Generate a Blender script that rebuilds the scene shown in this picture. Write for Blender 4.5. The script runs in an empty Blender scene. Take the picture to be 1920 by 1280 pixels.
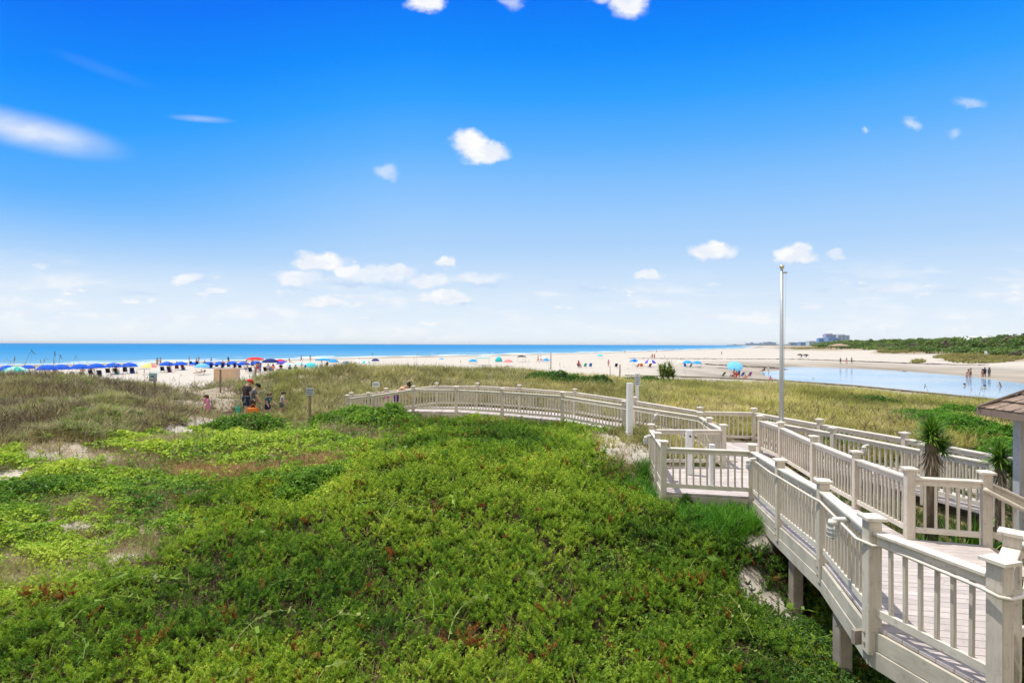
import bpy, bmesh, math, random
import numpy as np
from mathutils import Vector, Matrix
R = math.radians
rng = np.random.default_rng(11)
random.seed(7)
S = bpy.context.scene
COL = S.collection
F = 1000.0            # focal length in pixels of the 1920 wide photograph
CZ = 2.95             # eye height above the deck
ROLL = 0.003
def hor(u): return 645.5 + ROLL*(u-960)
def at(u, v, D): return Vector(((u-960)/F*D, D, CZ-(v-hor(u))/F*D))
def at_z(u, v, z): return at(u, v, F*(CZ-z)/(v-hor(u)))
def proj(x, y, z):
    u = 960+F*x/y
    return u, hor(u)+F*(CZ-z)/y

# ------------------------------------------------------------------ camera
cam = bpy.data.cameras.new('camera'); co = bpy.data.objects.new('camera', cam); COL.objects.link(co)
cam.sensor_width = 36; cam.lens = 36*F/1920; cam.clip_start = 0.05; cam.clip_end = 200000
cam.shift_y = 5.5/1920
r_ = Vector((math.cos(ROLL), 0, math.sin(ROLL))); u_ = Vector((-math.sin(ROLL), 0, math.cos(ROLL))); f_ = Vector((0, 1, 0))
co.matrix_world = Matrix((( r_.x, u_.x, -f_.x, 0), (r_.y, u_.y, -f_.y, 0), (r_.z, u_.z, -f_.z, CZ), (0, 0, 0, 1)))
S.camera = co

# ------------------------------------------------------------------ materials
def srgb(r, g, b):
    f = lambda c: (c/255/12.92 if c/255 <= .04045 else ((c/255+.055)/1.055)**2.4)
    return (f(r), f(g), f(b))
MATS = {}
def nt(name):
    m = bpy.data.materials.new(name); m.use_nodes = True
    n = m.node_tree.nodes; n.clear()
    out = n.new('ShaderNodeOutputMaterial')
    return m, n, m.node_tree.links, out
def mat(name, col, rough=.6, spec=.3, var=.12, scale=6., bump=0., metal=0., bscale=None, stretch=None):
    if name in MATS: return MATS[name]
    m, n, L, out = nt(name)
    p = n.new('ShaderNodeBsdfPrincipled'); L.new(p.outputs[0], out.inputs[0])
    p.inputs['Roughness'].default_value = rough; p.inputs['Specular IOR Level'].default_value = spec; p.inputs['Metallic'].default_value = metal
    tc = n.new('ShaderNodeTexCoord'); mp = n.new('ShaderNodeMapping'); L.new(tc.outputs['Object'], mp.inputs[0])
    if stretch: mp.inputs['Scale'].default_value = stretch
    nz = n.new('ShaderNodeTexNoise'); nz.inputs['Scale'].default_value = scale; nz.inputs['Detail'].default_value = 5; L.new(mp.outputs[0], nz.inputs['Vector'])
    rp = n.new('ShaderNodeValToRGB'); L.new(nz.outputs['Fac'], rp.inputs[0])
    a = [max(0, c*(1-var)) for c in col]; b = [min(1, c*(1+var)) for c in col]
    rp.color_ramp.elements[0].position = .3; rp.color_ramp.elements[1].position = .7
    rp.color_ramp.elements[0].color = (*a, 1); rp.color_ramp.elements[1].color = (*b, 1)
    L.new(rp.outputs[0], p.inputs['Base Color'])
    if bump:
        bn = n.new('ShaderNodeBump'); bn.inputs['Strength'].default_value = bump; bn.inputs['Distance'].default_value = .02
        n2 = n.new('ShaderNodeTexNoise'); n2.inputs['Scale'].default_value = bscale or scale*5; n2.inputs['Detail'].default_value = 4; L.new(mp.outputs[0], n2.inputs['Vector'])
        L.new(n2.outputs['Fac'], bn.inputs['Height']); L.new(bn.outputs[0], p.inputs['Normal'])
    MATS[name] = m
    return m
def leafmat(name, rough=.55, trans=.35, spec=.25):
    m, n, L, out = nt(name)
    a = n.new('ShaderNodeAttribute'); a.attribute_name = 'Col'
    p = n.new('ShaderNodeBsdfPrincipled'); p.inputs['Roughness'].default_value = rough; p.inputs['Specular IOR Level'].default_value = spec
    t = n.new('ShaderNodeBsdfTranslucent'); mx = n.new('ShaderNodeMixShader'); mx.inputs[0].default_value = trans
    L.new(a.outputs['Color'], p.inputs['Base Color']); L.new(a.outputs['Color'], t.inputs['Color'])
    L.new(p.outputs[0], mx.inputs[1]); L.new(t.outputs[0], mx.inputs[2]); L.new(mx.outputs[0], out.inputs[0])
    return m
M_LEAF = leafmat('foliage'); M_DRY = leafmat('dry_grass', .8, .2, .1)
def paintmat(name, col, scale=3, grain=(1, 1, .12), rough=.55, dirt=.35, grainf=.22, island=0.):
    m, n, L, out = nt(name)
    p = n.new('ShaderNodeBsdfPrincipled'); L.new(p.outputs[0], out.inputs[0]); p.inputs['Roughness'].default_value = rough; p.inputs['Specular IOR Level'].default_value = .3
    tc = n.new('ShaderNodeTexCoord'); ge = n.new('ShaderNodeNewGeometry')
    nz = n.new('ShaderNodeTexNoise'); nz.inputs['Scale'].default_value = scale; nz.inputs['Detail'].default_value = 6; L.new(ge.outputs['Position'], nz.inputs['Vector'])
    mp = n.new('ShaderNodeMapping'); mp.inputs['Scale'].default_value = grain; L.new(tc.outputs['Object'], mp.inputs[0])
    gz = n.new('ShaderNodeTexNoise'); gz.inputs['Scale'].default_value = 45; gz.inputs['Detail'].default_value = 4; L.new(mp.outputs[0], gz.inputs['Vector'])
    rp = n.new('ShaderNodeValToRGB'); L.new(nz.outputs['Fac'], rp.inputs[0])
    rp.color_ramp.elements[0].position = .25; rp.color_ramp.elements[1].position = .65
    rp.color_ramp.elements[0].color = (*[c*(1-dirt) for c in col], 1); rp.color_ramp.elements[1].color = (*col, 1)
    mx = n.new('ShaderNodeMix'); mx.data_type = 'RGBA'; mx.blend_type = 'MULTIPLY'; mx.inputs[0].default_value = grainf
    g2 = n.new('ShaderNodeValToRGB'); L.new(gz.outputs['Fac'], g2.inputs[0]); g2.color_ramp.elements[0].position = .3; g2.color_ramp.elements[1].position = .55
    g2.color_ramp.elements[0].color = (.45, .43, .4, 1)
    L.new(rp.outputs[0], mx.inputs[6]); L.new(g2.outputs[0], mx.inputs[7]); L.new(mx.outputs[2], p.inputs['Base Color'])
    sp2 = n.new('ShaderNodeTexNoise'); sp2.inputs['Scale'].default_value = 14; sp2.inputs['Detail'].default_value = 8; sp2.inputs['Roughness'].default_value = .7; L.new(ge.outputs['Position'], sp2.inputs['Vector'])
    sr = n.new('ShaderNodeValToRGB'); L.new(sp2.outputs['Fac'], sr.inputs[0]); sr.color_ramp.elements[0].position = .56; sr.color_ramp.elements[0].color = (1, 1, 1, 1); sr.color_ramp.elements[1].position = .70; sr.color_ramp.elements[1].color = (.66, .63, .57, 1)
    m2 = n.new('ShaderNodeMix'); m2.data_type = 'RGBA'; m2.blend_type = 'MULTIPLY'; m2.inputs[0].default_value = 1; L.new(mx.outputs[2], m2.inputs[6]); L.new(sr.outputs[0], m2.inputs[7]); L.new(m2.outputs[2], p.inputs['Base Color']); mx = m2
    if island:
        mr = n.new('ShaderNodeMapRange'); L.new(ge.outputs['Random Per Island'], mr.inputs[0]); mr.inputs[3].default_value = 1-island; mr.inputs[4].default_value = 1+island*.35
        vs_ = n.new('ShaderNodeVectorMath'); vs_.operation = 'SCALE'; L.new(mx.outputs[2], vs_.inputs[0]); L.new(mr.outputs[0], vs_.inputs[3]); L.new(vs_.outputs[0], p.inputs['Base Color'])
    bn = n.new('ShaderNodeBump'); bn.inputs['Strength'].default_value = .25; bn.inputs['Distance'].default_value = .004; L.new(gz.outputs['Fac'], bn.inputs['Height']); L.new(bn.outputs[0], p.inputs['Normal'])
    MATS[name] = m
    return m
M_PAINT = paintmat('beige_paint', (.655, .59, .495), dirt=.18)
M_RAIL = paintmat('pale_rail_paint', (.735, .675, .58), dirt=.18, grain=(.12, .12, 1))
M_FASCIA = paintmat('weathered_fascia_paint', (.58, .535, .44), dirt=.32, grain=(.1, .1, 1))
M_DECK = paintmat('deck_board_paint', (.58, .515, .485), dirt=.2, grain=(.15, 1, 1), rough=.7, island=.16)
M_PILE = paintmat('weathered_pile_wood', (.36, .315, .26), dirt=.5, grain=(1, 1, .06), rough=.85)
M_PVC = mat('white_vinyl', (.78, .78, .78), .35, .4, .04)
M_CONC = mat('cream_conduit', (.66, .62, .54), .5, .3, .1)

# ------------------------------------------------------------------ objects
def tag(o, label=None, cat=None, group=None, kind=None):
    if label: o['label'] = label
    if cat: o['category'] = cat
    if group: o['group'] = group
    if kind: o['kind'] = kind
    return o
def empty(name, loc=(0, 0, 0), rz=0):
    o = bpy.data.objects.new(name, None); COL.objects.link(o); o.location = loc; o.rotation_euler = (0, 0, rz); o.empty_display_size = .2
    return o
def thing(name, label, cat, loc=(0, 0, 0), rz=0, group=None):
    return tag(empty(name, loc, rz), label, cat, group)
def link(name, me, parent=None, loc=None, rot=None, world=False, m=None):
    o = bpy.data.objects.new(name, me); COL.objects.link(o)
    if loc is not None: o.location = loc
    if rot is not None: o.rotation_euler = rot
    if parent is not None:
        o.parent = parent
        if world: o.matrix_parent_inverse = Matrix.Translation(-Vector(parent.location))
    if m is not None:
        o.material_slots[0].link = 'OBJECT'; o.material_slots[0].material = m
    return o
class MB:
    def __init__(s): s.v = []; s.f = []; s.mi = []; s.cur = 0
    def add(s, vs, fs):
        b = len(s.v); s.v += [tuple(p) for p in vs]; s.f += [tuple(i+b for i in f) for f in fs]; s.mi += [s.cur]*len(fs)
    def box(s, c, d, M=None, taper=1.0):
        x, y, z = d[0]/2, d[1]/2, d[2]/2; c = Vector(c)
        ps = [Vector((sx*x*(taper if sz > 0 else 1), sy*y*(taper if sz > 0 else 1), sz*z)) for sz in (-1, 1) for sy in (-1, 1) for sx in (-1, 1)]
        if M is not None: ps = [M @ p for p in ps]
        s.add([p+c for p in ps], [(0, 2, 3, 1), (4, 5, 7, 6), (0, 1, 5, 4), (2, 6, 7, 3), (0, 4, 6, 2), (1, 3, 7, 5)])
    def bar(s, a, b, w, h, up=Vector((0, 0, 1))):
        a = Vector(a); b = Vector(b); d = (b-a); l = d.length; d.normalize(); x = d.cross(up).normalized(); z = x.cross(d)
        M = Matrix((x, d, z)).transposed()
        s.box((a+b)/2, (w, l, h), M)
    def tube(s, pts, rad, n=8, cap=True):
        pts = [Vector(p) for p in pts]; k = len(pts)
        rad = rad if isinstance(rad, (list, tuple)) else [rad]*k
        rings = []; ref = None
        for i, p in enumerate(pts):
            d = (pts[min(i+1, k-1)]-pts[max(i-1, 0)]).normalized()
            if ref is None: ref = Vector((1, 0, 0)) if abs(d.x) < .8 else Vector((0, 1, 0))
            x = (ref-d*ref.dot(d)).normalized(); y = d.cross(x); ref = x
            rings.append([p+rad[i]*(x*math.cos(2*math.pi*j/n)+y*math.sin(2*math.pi*j/n)) for j in range(n)])
        vs = [q for r in rings for q in r]; fs = []
        for i in range(k-1):
            for j in range(n):
                fs.append((i*n+j, i*n+(j+1) % n, (i+1)*n+(j+1) % n, (i+1)*n+j))
        if cap: fs.append(tuple(range(n-1, -1, -1))); fs.append(tuple((k-1)*n+j for j in range(n)))
        s.add(vs, fs)
    def lathe(s, prof, n=12, c=(0, 0, 0), sx=1, sy=1):
        c = Vector(c); vs = []; fs = []
        for (r, z) in prof:
            for j in range(n):
                a = 2*math.pi*j/n; vs.append(c+Vector((r*math.cos(a)*sx, r*math.sin(a)*sy, z)))
        for i in range(len(prof)-1):
            for j in range(n): fs.append((i*n+j, i*n+(j+1) % n, (i+1)*n+(j+1) % n, (i+1)*n+j))
        s.add(vs, fs)
    def mesh(s, name, mats, smooth=False):
        me = bpy.data.meshes.new(name); me.from_pydata(s.v, [], s.f); 
        for m in (mats if isinstance(mats, (list, tuple)) else [mats]): me.materials.append(m)
        me.polygons.foreach_set('material_index', s.mi)
        if smooth: me.polygons.foreach_set('use_smooth', [True]*len(s.f))
        bm = bmesh.new(); bm.from_mesh(me); bmesh.ops.recalc_face_normals(bm, faces=bm.faces); bm.to_mesh(me); bm.free()
        return me
    def build(s, name, mats, parent=None, smooth=False, world=False, loc=None, rot=None):
        return link(name, s.mesh(name, mats, smooth), parent, loc, rot, world)
def bevel(me, w=.006, seg=1):
    bm = bmesh.new(); bm.from_mesh(me)
    bmesh.ops.bevel(bm, geom=[e for e in bm.edges], offset=w, segments=seg, affect='EDGES', clamp_overlap=True); bm.to_mesh(me); bm.free(); return me

# ------------------------------------------------------------------ noise
def _h(ix, iy, s):
    n = (ix.astype(np.int64)*374761393 + iy.astype(np.int64)*668265263 + s*2147483647) & 0xffffffff
    n = ((n ^ (n >> 13))*1274126177) & 0xffffffff
    n = n ^ (n >> 16)
    return (n & 0xffff)/65535.0
def vnoise(x, y, s=0):
    ix = np.floor(x); iy = np.floor(y); fx = x-ix; fy = y-iy; fx = fx*fx*(3-2*fx); fy = fy*fy*(3-2*fy)
    a = _h(ix, iy, s); b = _h(ix+1, iy, s); c = _h(ix, iy+1, s); d = _h(ix+1, iy+1, s)
    return (a*(1-fx)+b*fx)*(1-fy)+(c*(1-fx)+d*fx)*fy
def fbm(x, y, s=0, o=4):
    t = 0; a = .5; f = 1.
    for i in range(o): t = t+a*vnoise(x*f+i*7.3, y*f-i*3.1, s+i); a *= .5; f *= 2.03
    return t/(1-.5**o)
def sstep(a, b, x):
    t = np.clip((x-a)/(b-a), 0, 1); return t*t*(3-2*t)

# ------------------------------------------------------------------ terrain height
CP = []
for u, v, z in [(0, 1280, -1.0), (500, 1280, -1.1), (1000, 1280, -1.2), (1400, 1280, -1.3), (1580, 1268, -1.42), (0, 1000, -.5), (500, 1000, -.65), (900, 1000, -.75),
                (1250, 1050, -.95), (1455, 1047, -1.0), (1265, 968, -.95), (1360, 962, -1.0), (0, 900, -.2), (400, 900, -.3), (800, 880, -.4), (1100, 850, -.35),
                (1190, 860, -.28), (1180, 829, -.2), (0, 830, 0), (300, 830, -.1), (600, 820, -.2), (700, 792, -.25), (860, 795, -.3), (1000, 805, -.3),
                (0, 790, .3), (200, 792, .2), (350, 785, 0), (430, 778, -.15), (-60, 722, .7), (20, 720, .75), (70, 718, .8), (200, 724, .75), (280, 741, .35), (350, 752, .05), (420, 748, -.1), (500, 734, .2),
                (560, 714, .65), (640, 700, .95), (800, 696, 1.0), (950, 698, .9), (1040, 707, .6), (1200, 718, .15), (1300, 722, -.1), (1480, 729, -.45),
                (1600, 739, -.65), (1700, 751, -.75), (1800, 763, -.65), (1850, 776, -.6), (1920, 797, -.55), (470, 778, -.3), (560, 765, -.1), (900, 718, .55), (700, 724, .45),
                (1100, 738, .2), (1300, 764, -.1), (1500, 768, -.3), (1500, 790, -.05), (1650, 800, .1), (1750, 822, .1), (1850, 832, .1), (1800, 785, .05), (300, 712, .9), ]:
    if u == 300 and v == 712: continue
    p = at_z(u, v, z); CP.append((p.x, p.y, z))
CP += [(6, 3.8, -2.0), (4.5, 4, -1.85), (3, 4, -1.45), (3.9, 5.6, -1.6), (9, 6, -1.5), (7.5, 10, -.75), (8.2, 12, -.7), (-30, 20, .3), (-32, 30, 1.2), (-20, 10, -.2), (-10, 3, -1), (0, 2, -1.5), (10, 2, -1.4), (14, 10, -.7),
       (20, 15, -.1), (25, 25, -.4), (7, 16, -.75), (5.4, 13, -.95), (4.3, 13, -.9), (-3, 24.6, -.35), (2.5, 22.3, -.3), (-6, 24.2, -.55), (9.5, 15, -.55), (5, 9.5, -1.4), (6.2, 8, -1.7), (5.2, 6.5, -1.8), (4.6, 7.6, -1.45),
       ((360-960)/1000*38, 38, -1.3), ((300-960)/1000*36, 36, -1.0), ((430-960)/1000*40, 40, -1.2), (-34, 42, -1.2), (12, 55, -1.9), (30, 55, -2.0), (-20, 56, -1.9), (-45, 45, -1.7), (38, 38, -1.8), (0, 58, -1.9), (30, 34, -.9)]
CP = np.array(CP)
_dd = np.hypot(CP[:, 0][:, None]-CP[:, 0][None], CP[:, 1][:, None]-CP[:, 1][None])
_K = np.sqrt(_dd**2+1.0); _n = len(CP)
_A = np.zeros((_n+3, _n+3)); _A[:_n, :_n] = -_K+np.eye(_n)*.02; _A[:_n, _n] = 1; _A[:_n, _n+1] = CP[:, 0]; _A[:_n, _n+2] = CP[:, 1]; _A[_n:, :_n] = _A[:_n, _n:].T
_W = np.linalg.solve(_A, np.concatenate([CP[:, 2], [0, 0, 0]]))
def rbf(x, y):
    out = np.full(x.shape, 0.0)
    for i in range(0, x.size, 40000):
        xs = x[i:i+40000]; ys = y[i:i+40000]
        d = np.sqrt((xs[:, None]-CP[:, 0])**2+(ys[:, None]-CP[:, 1])**2+1.0)
        out[i:i+40000] = -d@_W[:_n]+_W[_n]+_W[_n+1]*xs+_W[_n+2]*ys
    return out
SHX = np.array([-900, -400, -230, -140, -110, -90, -66, -15, 60, 245, 530, 1200, 3000, 9000]); SHY = np.array([-500, -60, 85, 158, 192, 232, 273, 328, 425, 722, 1200, 2600, 7000, 22000])
VLY = np.array([-500, 60, 120, 150, 200, 290, 450, 750, 1100, 2600, 22000]); VLX = np.array([130, 120, 135, 150, 172, 215, 290, 430, 640, 1400, 9900])
POOL = np.array([(66, 139), (74, 149), (80, 148), (89, 139), (92, 124), (90, 107), (86, 96), (82, 85), (78, 60), (75, 20), (52, 20), (49, 38), (46, 50), (45.5, 62), (45, 73), (46, 90), (50, 106), (56, 120), (64, 131)], float)
SEAZ, POOLZ = -3.55, -3.05
def sdist(x, y, P):
    d = np.full(x.shape, 1e9); ins = np.zeros(x.shape, bool); n = len(P)
    for i in range(n):
        a = P[i]; b = P[(i+1) % n]; e = b-a
        t = np.clip(((x-a[0])*e[0]+(y-a[1])*e[1])/(e@e), 0, 1)
        d = np.minimum(d, np.hypot(x-a[0]-t*e[0], y-a[1]-t*e[1]))
        c = ((a[1] > y) != (b[1] > y)) & (x < (b[0]-a[0])*(y-a[1])/((b[1]-a[1]) or 1e-9)+a[0]); ins ^= c
    return np.where(ins, -d, d)
def inpoly(x, y, P): return sdist(x, y, np.array(P, float)) < 0
def height(x, y, detail=True):
    x = np.asarray(x, float).ravel(); y = np.asarray(y, float).ravel()
    r = np.hypot(x, y)
    ds = (y-np.interp(x, SHX, SHY))*.7
    zb = np.where(ds < 0, SEAZ+1.6*sstep(0, 110, -ds), SEAZ-.03*ds); zb = np.maximum(zb, -9)
    dv = x-np.interp(y, VLY, VLX)
    zb = zb+2.2*sstep(-45, 40, dv)+2.5*sstep(30, 160, dv)
    zb += sstep(-50, -10, dv)*sstep(40, 0, dv)*2.0*(fbm(x/28, y/28, 5)-.42)*(ds < -30)
    sp = sdist(x, y, POOL)
    nearb = (x < np.interp(y, [30, 34, 44, 54, 64, 74, 81, 85, 90], [48, 47, 44.5, 43, 41.5, 37, 28, 18, -99])) & (y < 90)
    zb = np.where(nearb & (sp > 0), np.minimum(zb, -1.97), zb)
    zb = np.minimum(zb, np.where(sp < 0, POOLZ+np.maximum(sp*.05, -.7), np.where(nearb, 9., POOLZ+.04*sp+.0006*sp**2)))
    w = sstep(46, 60, r)
    near = r < 61
    z = zb.copy()
    if near.any():
        zn = rbf(x[near], y[near])
        if detail:
            xx, yy = x[near], y[near]
            zn += (fbm(xx/2.2, yy/2.2, 3, 4)-.5)*.32*sstep(3, 12, r[near]) + (fbm(xx/5, yy/5, 9, 3)-.5)*np.where(xx < -.3*yy, 1.3, .4)*sstep(13, 24, r[near])
        xx, yy = x[near], y[near]
        zn += .36*np.exp(-((xx+.3)**2/15+(yy-13.5)**2/13))-.30*np.exp(-((xx+8)**2/14+(yy-12.5)**2/10))+.22*np.exp(-((xx+9.5)**2/5+(yy-16.5)**2/3))
        z[near] = zn*(1-w[near])+zb[near]*w[near]
    return z
def hz(x, y): return float(height([x], [y])[0])
def ground_at(u, v, D0=3, D1=900):
    """first ground point met on the sight line through a place in the photograph"""
    D = np.geomspace(D0, D1, 500); x = (u-960)/F*D; zr = CZ-(v-hor(u))/F*D
    h = height(x, D); k = np.argmax(h >= zr)
    if h[k] < zr[k]: return None
    return Vector((x[k], D[k], h[k]))
# ------------------------------------------------------------------ world: Nishita sky, graded to the deep polarised blue of the day, with clouds
SUN_EL, SUN_AZ = R(70), math.atan2(-.82, .5)      # azimuth measured from +Y towards +X
w = bpy.data.worlds.new('World'); S.world = w; w.use_nodes = True
n = w.node_tree.nodes; L = w.node_tree.links; n.clear()
out = n.new('ShaderNodeOutputWorld'); bg = n.new('ShaderNodeBackground'); bg.inputs[1].default_value = .1; L.new(bg.outputs[0], out.inputs[0])
sky = n.new('ShaderNodeTexSky'); sky.sky_type = 'NISHITA'; sky.sun_disc = False; sky.sun_elevation = SUN_EL; sky.sun_rotation = SUN_AZ; sky.air_density = 1.; sky.dust_density = .6; sky.ozone_density = 2.5
tc = n.new('ShaderNodeTexCoord'); sx = n.new('ShaderNodeSeparateXYZ'); L.new(tc.outputs['Generated'], sx.inputs[0])
def mth(op, a, b=None, c=None, clamp=False):
    m = n.new('ShaderNodeMath'); m.operation = op; m.use_clamp = clamp
    for i, q in enumerate((a, b, c)):
        if q is None: continue
        if isinstance(q, (int, float)): m.inputs[i].default_value = q
        else: L.new(q, m.inputs[i])
    return m.outputs[0]
yy = mth('MAXIMUM', sx.outputs[1], .08)
px = mth('DIVIDE', sx.outputs[0], yy); pz = mth('DIVIDE', sx.outputs[2], yy)
hl = mth('SQRT', mth('ADD', mth('MULTIPLY', sx.outputs[0], sx.outputs[0]), mth('MULTIPLY', sx.outputs[1], sx.outputs[1])))
te = mth('DIVIDE', sx.outputs[2], mth('MAXIMUM', hl, .02))       # tangent of elevation
# bluer sky towards the left (90 degrees from the sun side haze)
def mrange(v, a, b, c, d, smooth=True):
    m = n.new('ShaderNodeMapRange'); m.interpolation_type = 'SMOOTHSTEP' if smooth else 'LINEAR'; L.new(v, m.inputs[0])
    for i, q in enumerate((a, b, c, d)): m.inputs[i+1].default_value = q
    return m.outputs[0]
az = mth('DIVIDE', sx.outputs[0], mth('MAXIMUM', hl, .02))
e = mth('MULTIPLY_ADD', mth('MULTIPLY', mrange(az, -.15, -.72, 0, .13), mrange(te, .08, .22, 0, 1)), 1, mth('MULTIPLY', te, mth('MULTIPLY_ADD', mth('MULTIPLY', az, az), .22, 1.0)))
rp = n.new('ShaderNodeValToRGB'); L.new(e, rp.inputs[0])
stops = [(0., (241, 250, 255)), (.03, (233, 245, 255)), (.10, (212, 232, 253)), (.18, (177, 214, 253)), (.27, (143, 199, 255)), (.37, (92, 178, 255)), (.46, (44, 160, 255)), (.55, (8, 141, 255)), (.66, (2, 118, 250)), (.8, (20, 130, 248)), (1., (60, 150, 245))]
cr = rp.color_ramp
while len(cr.elements) < len(stops): cr.elements.new(.5)
for el, (p, c) in zip(cr.elements, stops): el.position = p; el.color = (*srgb(*c), 1)
mulv = n.new('ShaderNodeVectorMath'); mulv.operation = 'SCALE'; L.new(rp.outputs[0], mulv.inputs[0]); mulv.inputs[3].default_value = 10.
mxs = n.new('ShaderNodeMix'); mxs.data_type = 'RGBA'; mxs.inputs[0].default_value = .985; L.new(sky.outputs[0], mxs.inputs[6]); L.new(mulv.outputs[0], mxs.inputs[7])
# neutral fill light added to the unseen sky overhead and behind the viewer
sky_fill = mth('MAXIMUM', mrange(sx.outputs[1], .25, -.25, 0, 1), mrange(te, .8, 1.5, 0, 1))
vm = n.new('ShaderNodeMix'); vm.data_type = 'RGBA'; L.new(sky_fill, vm.inputs[0]); L.new(mxs.outputs[2], vm.inputs[6]); vm.inputs[7].default_value = (8.9, 8.7, 8.4, 1); mxs = vm
# clouds: soft cells on the tangent plane of the view of the sea, broken by noise
pv = n.new('ShaderNodeCombineXYZ'); L.new(px, pv.inputs[0]); L.new(pz, pv.inputs[1])
def noise(scale, detail, rough=.55, src=None, sc=(1, 1, 1)):
    mp = n.new('ShaderNodeMapping'); mp.inputs['Scale'].default_value = sc; L.new(src or pv.outputs[0], mp.inputs[0])
    z = n.new('ShaderNodeTexNoise'); z.inputs['Scale'].default_value = scale; z.inputs['Detail'].default_value = detail; z.inputs['Roughness'].default_value = rough; L.new(mp.outputs[0], z.inputs['Vector']); return z
wn = noise(26, 5, .55, sc=(1, 1.3, 1))
ws = n.new('ShaderNodeVectorMath'); ws.operation = 'SUBTRACT'; L.new(wn.outputs['Color'], ws.inputs[0]); ws.inputs[1].default_value = (.5, .5, .5)
wm = n.new('ShaderNodeVectorMath'); wm.operation = 'MULTIPLY'; L.new(ws.outputs[0], wm.inputs[0]); wm.inputs[1].default_value = (.05, .038, 0)
wp = n.new('ShaderNodeVectorMath'); L.new(pv.outputs[0], wp.inputs[0]); L.new(wm.outputs[0], wp.inputs[1])
wn2 = noise(5, 3, .5, sc=(1, 3, 1))
def cell(u, v, a, b, st, rot=0, src=None, soft=.48):
    mp = n.new('ShaderNodeMapping'); mp.vector_type = 'TEXTURE'; L.new(src or wp.outputs[0], mp.inputs[0])
    mp.inputs['Location'].default_value = ((u-960)/F, (hor(u)-v)/F, 0); mp.inputs['Scale'].default_value = (a/F, b/F, 1); mp.inputs['Rotation'].default_value = (0, 0, R(rot))
    ln = n.new('ShaderNodeVectorMath'); ln.operation = 'LENGTH'; L.new(mp.outputs[0], ln.inputs[0])
    return mrange(ln.outputs['Value'], 1.0, soft, 0, st)
dens = None
cum = [(880, 268, 44, 30, 1), (905, 284, 60, 24, 1), (725, 323, 30, 19, .55), (350, 521, 34, 15, .8), (600, 490, 62, 24, 1), (612, 480, 30, 16, 1), (556, 522, 54, 22, .75), (700, 514, 80, 20, .7), (650, 505, 30, 16, .9), (835, 493, 26, 17, .9), (750, 510, 40, 16, .7),
       (805, 524, 52, 15, .8), (890, 520, 90, 15, .6), (832, 555, 60, 16, 1), (607, 567, 58, 15, .95), (1335, 470, 58, 20, .98), (1488, 480, 54, 20, .98), (1500, 470, 28, 16, .9), (1565, 478, 20, 14, .65), (1218, 516, 34, 16, .85),
       (1816, 191, 40, 14, .4), (1708, 232, 24, 12, .5), (1620, 243, 12, 10, .5), (1785, 250, 22, 13, .35), (795, 4, 46, 24, .95), (1178, 8, 46, 32, .95), (960, 4, 34, 15, .5), (1130, -6, 50, 14, .6), (1908, 541, 28, 16, .6),
       (180, 590, 70, 12, .5), (15, 565, 60, 16, .5), (1620, 611, 60, 12, .5)]
for q in cum:
    d = cell(*q) if q[4] > .6 else cell(*q, soft=.1); dens = d if dens is None else mth('MAXIMUM', dens, d)
# the layer of low cloud near the horizon: long flat wisps
lo = noise(5, 5, .5, sc=(1, 6, 1))
band = mth('MULTIPLY', mrange(lo.outputs['Fac'], .48, .66, 0, .6), mth('MULTIPLY', mrange(te, .15, .07, 0, 1), mrange(te, 0., .012, .4, 1)))
dens = mth('MAXIMUM', dens, band)
dens = mth('MAXIMUM', dens, mth('MULTIPLY', mrange(lo.outputs['Fac'], .38, .62, .0, .4), mrange(te, .13, .04, 0, .9)))
brk = noise(15, 5, .55, sc=(1, 3.0, 1))
dens = mth('MAXIMUM', dens, mth('MULTIPLY', mrange(brk.outputs['Fac'], .58, .70, 0, .85), mth('MULTIPLY', mrange(te, .125, .09, 0, 1), mrange(te, .008, .03, 0, 1))))
cir = noise(4, 5, .6, sc=(1, 4, 1))
c0 = cell(60, 248, 215, 44, .72, -12, src=pv.outputs[0], soft=0.); c1 = cell(375, 223, 75, 9, .3, -4, src=pv.outputs[0], soft=0); c2 = cell(-60, 215, 190, 36, .5, -8, src=pv.outputs[0], soft=0)
c3 = cell(190, 130, 130, 16, .04, -20, src=pv.outputs[0], soft=0)
cirr = mth('MULTIPLY', mth('MAXIMUM', mth('MAXIMUM', c0, c3), mth('MAXIMUM', c1, c2)), mrange(cir.outputs['Fac'], .2, .6, .6, 1))
dens = mth('MAXIMUM', dens, cirr)
sh = noise(20, 3, .5, sc=(1, 1.6, 1))
und = None
for q in [(648, 531, 66, 9, .75), (730, 537, 55, 7, .5), (905, 531, 50, 8, .6), (560, 541, 40, 6, .4), (862, 565, 34, 4, .6), (612, 576, 52, 4, .45), (1347, 486, 50, 6, .7), (1503, 494, 48, 5, .6), (1228, 527, 30, 5, .5), (360, 531, 34, 5, .5), (1110, 545, 50, 6, .35), (1640, 540, 60, 8, .35), (1780, 545, 60, 6, .3), (260, 550, 60, 7, .35), (140, 545, 50, 7, .3), (400, 548, 36, 4, .3), (1545, 545, 30, 6, .3), (1890, 556, 40, 7, .5)]:
    d = cell(*q, src=None, soft=0); und = d if und is None else mth('MAXIMUM', und, d)
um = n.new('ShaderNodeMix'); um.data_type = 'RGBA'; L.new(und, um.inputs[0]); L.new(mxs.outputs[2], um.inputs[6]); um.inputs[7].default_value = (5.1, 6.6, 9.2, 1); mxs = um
cc = n.new('ShaderNodeMix'); cc.data_type = 'RGBA'; L.new(mrange(sh.outputs['Fac'], .38, .62, 0, 1), cc.inputs[0]); cc.inputs[6].default_value = (8.4, 8.9, 9.8, 1); cc.inputs[7].default_value = (10, 10, 10, 1)
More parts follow.
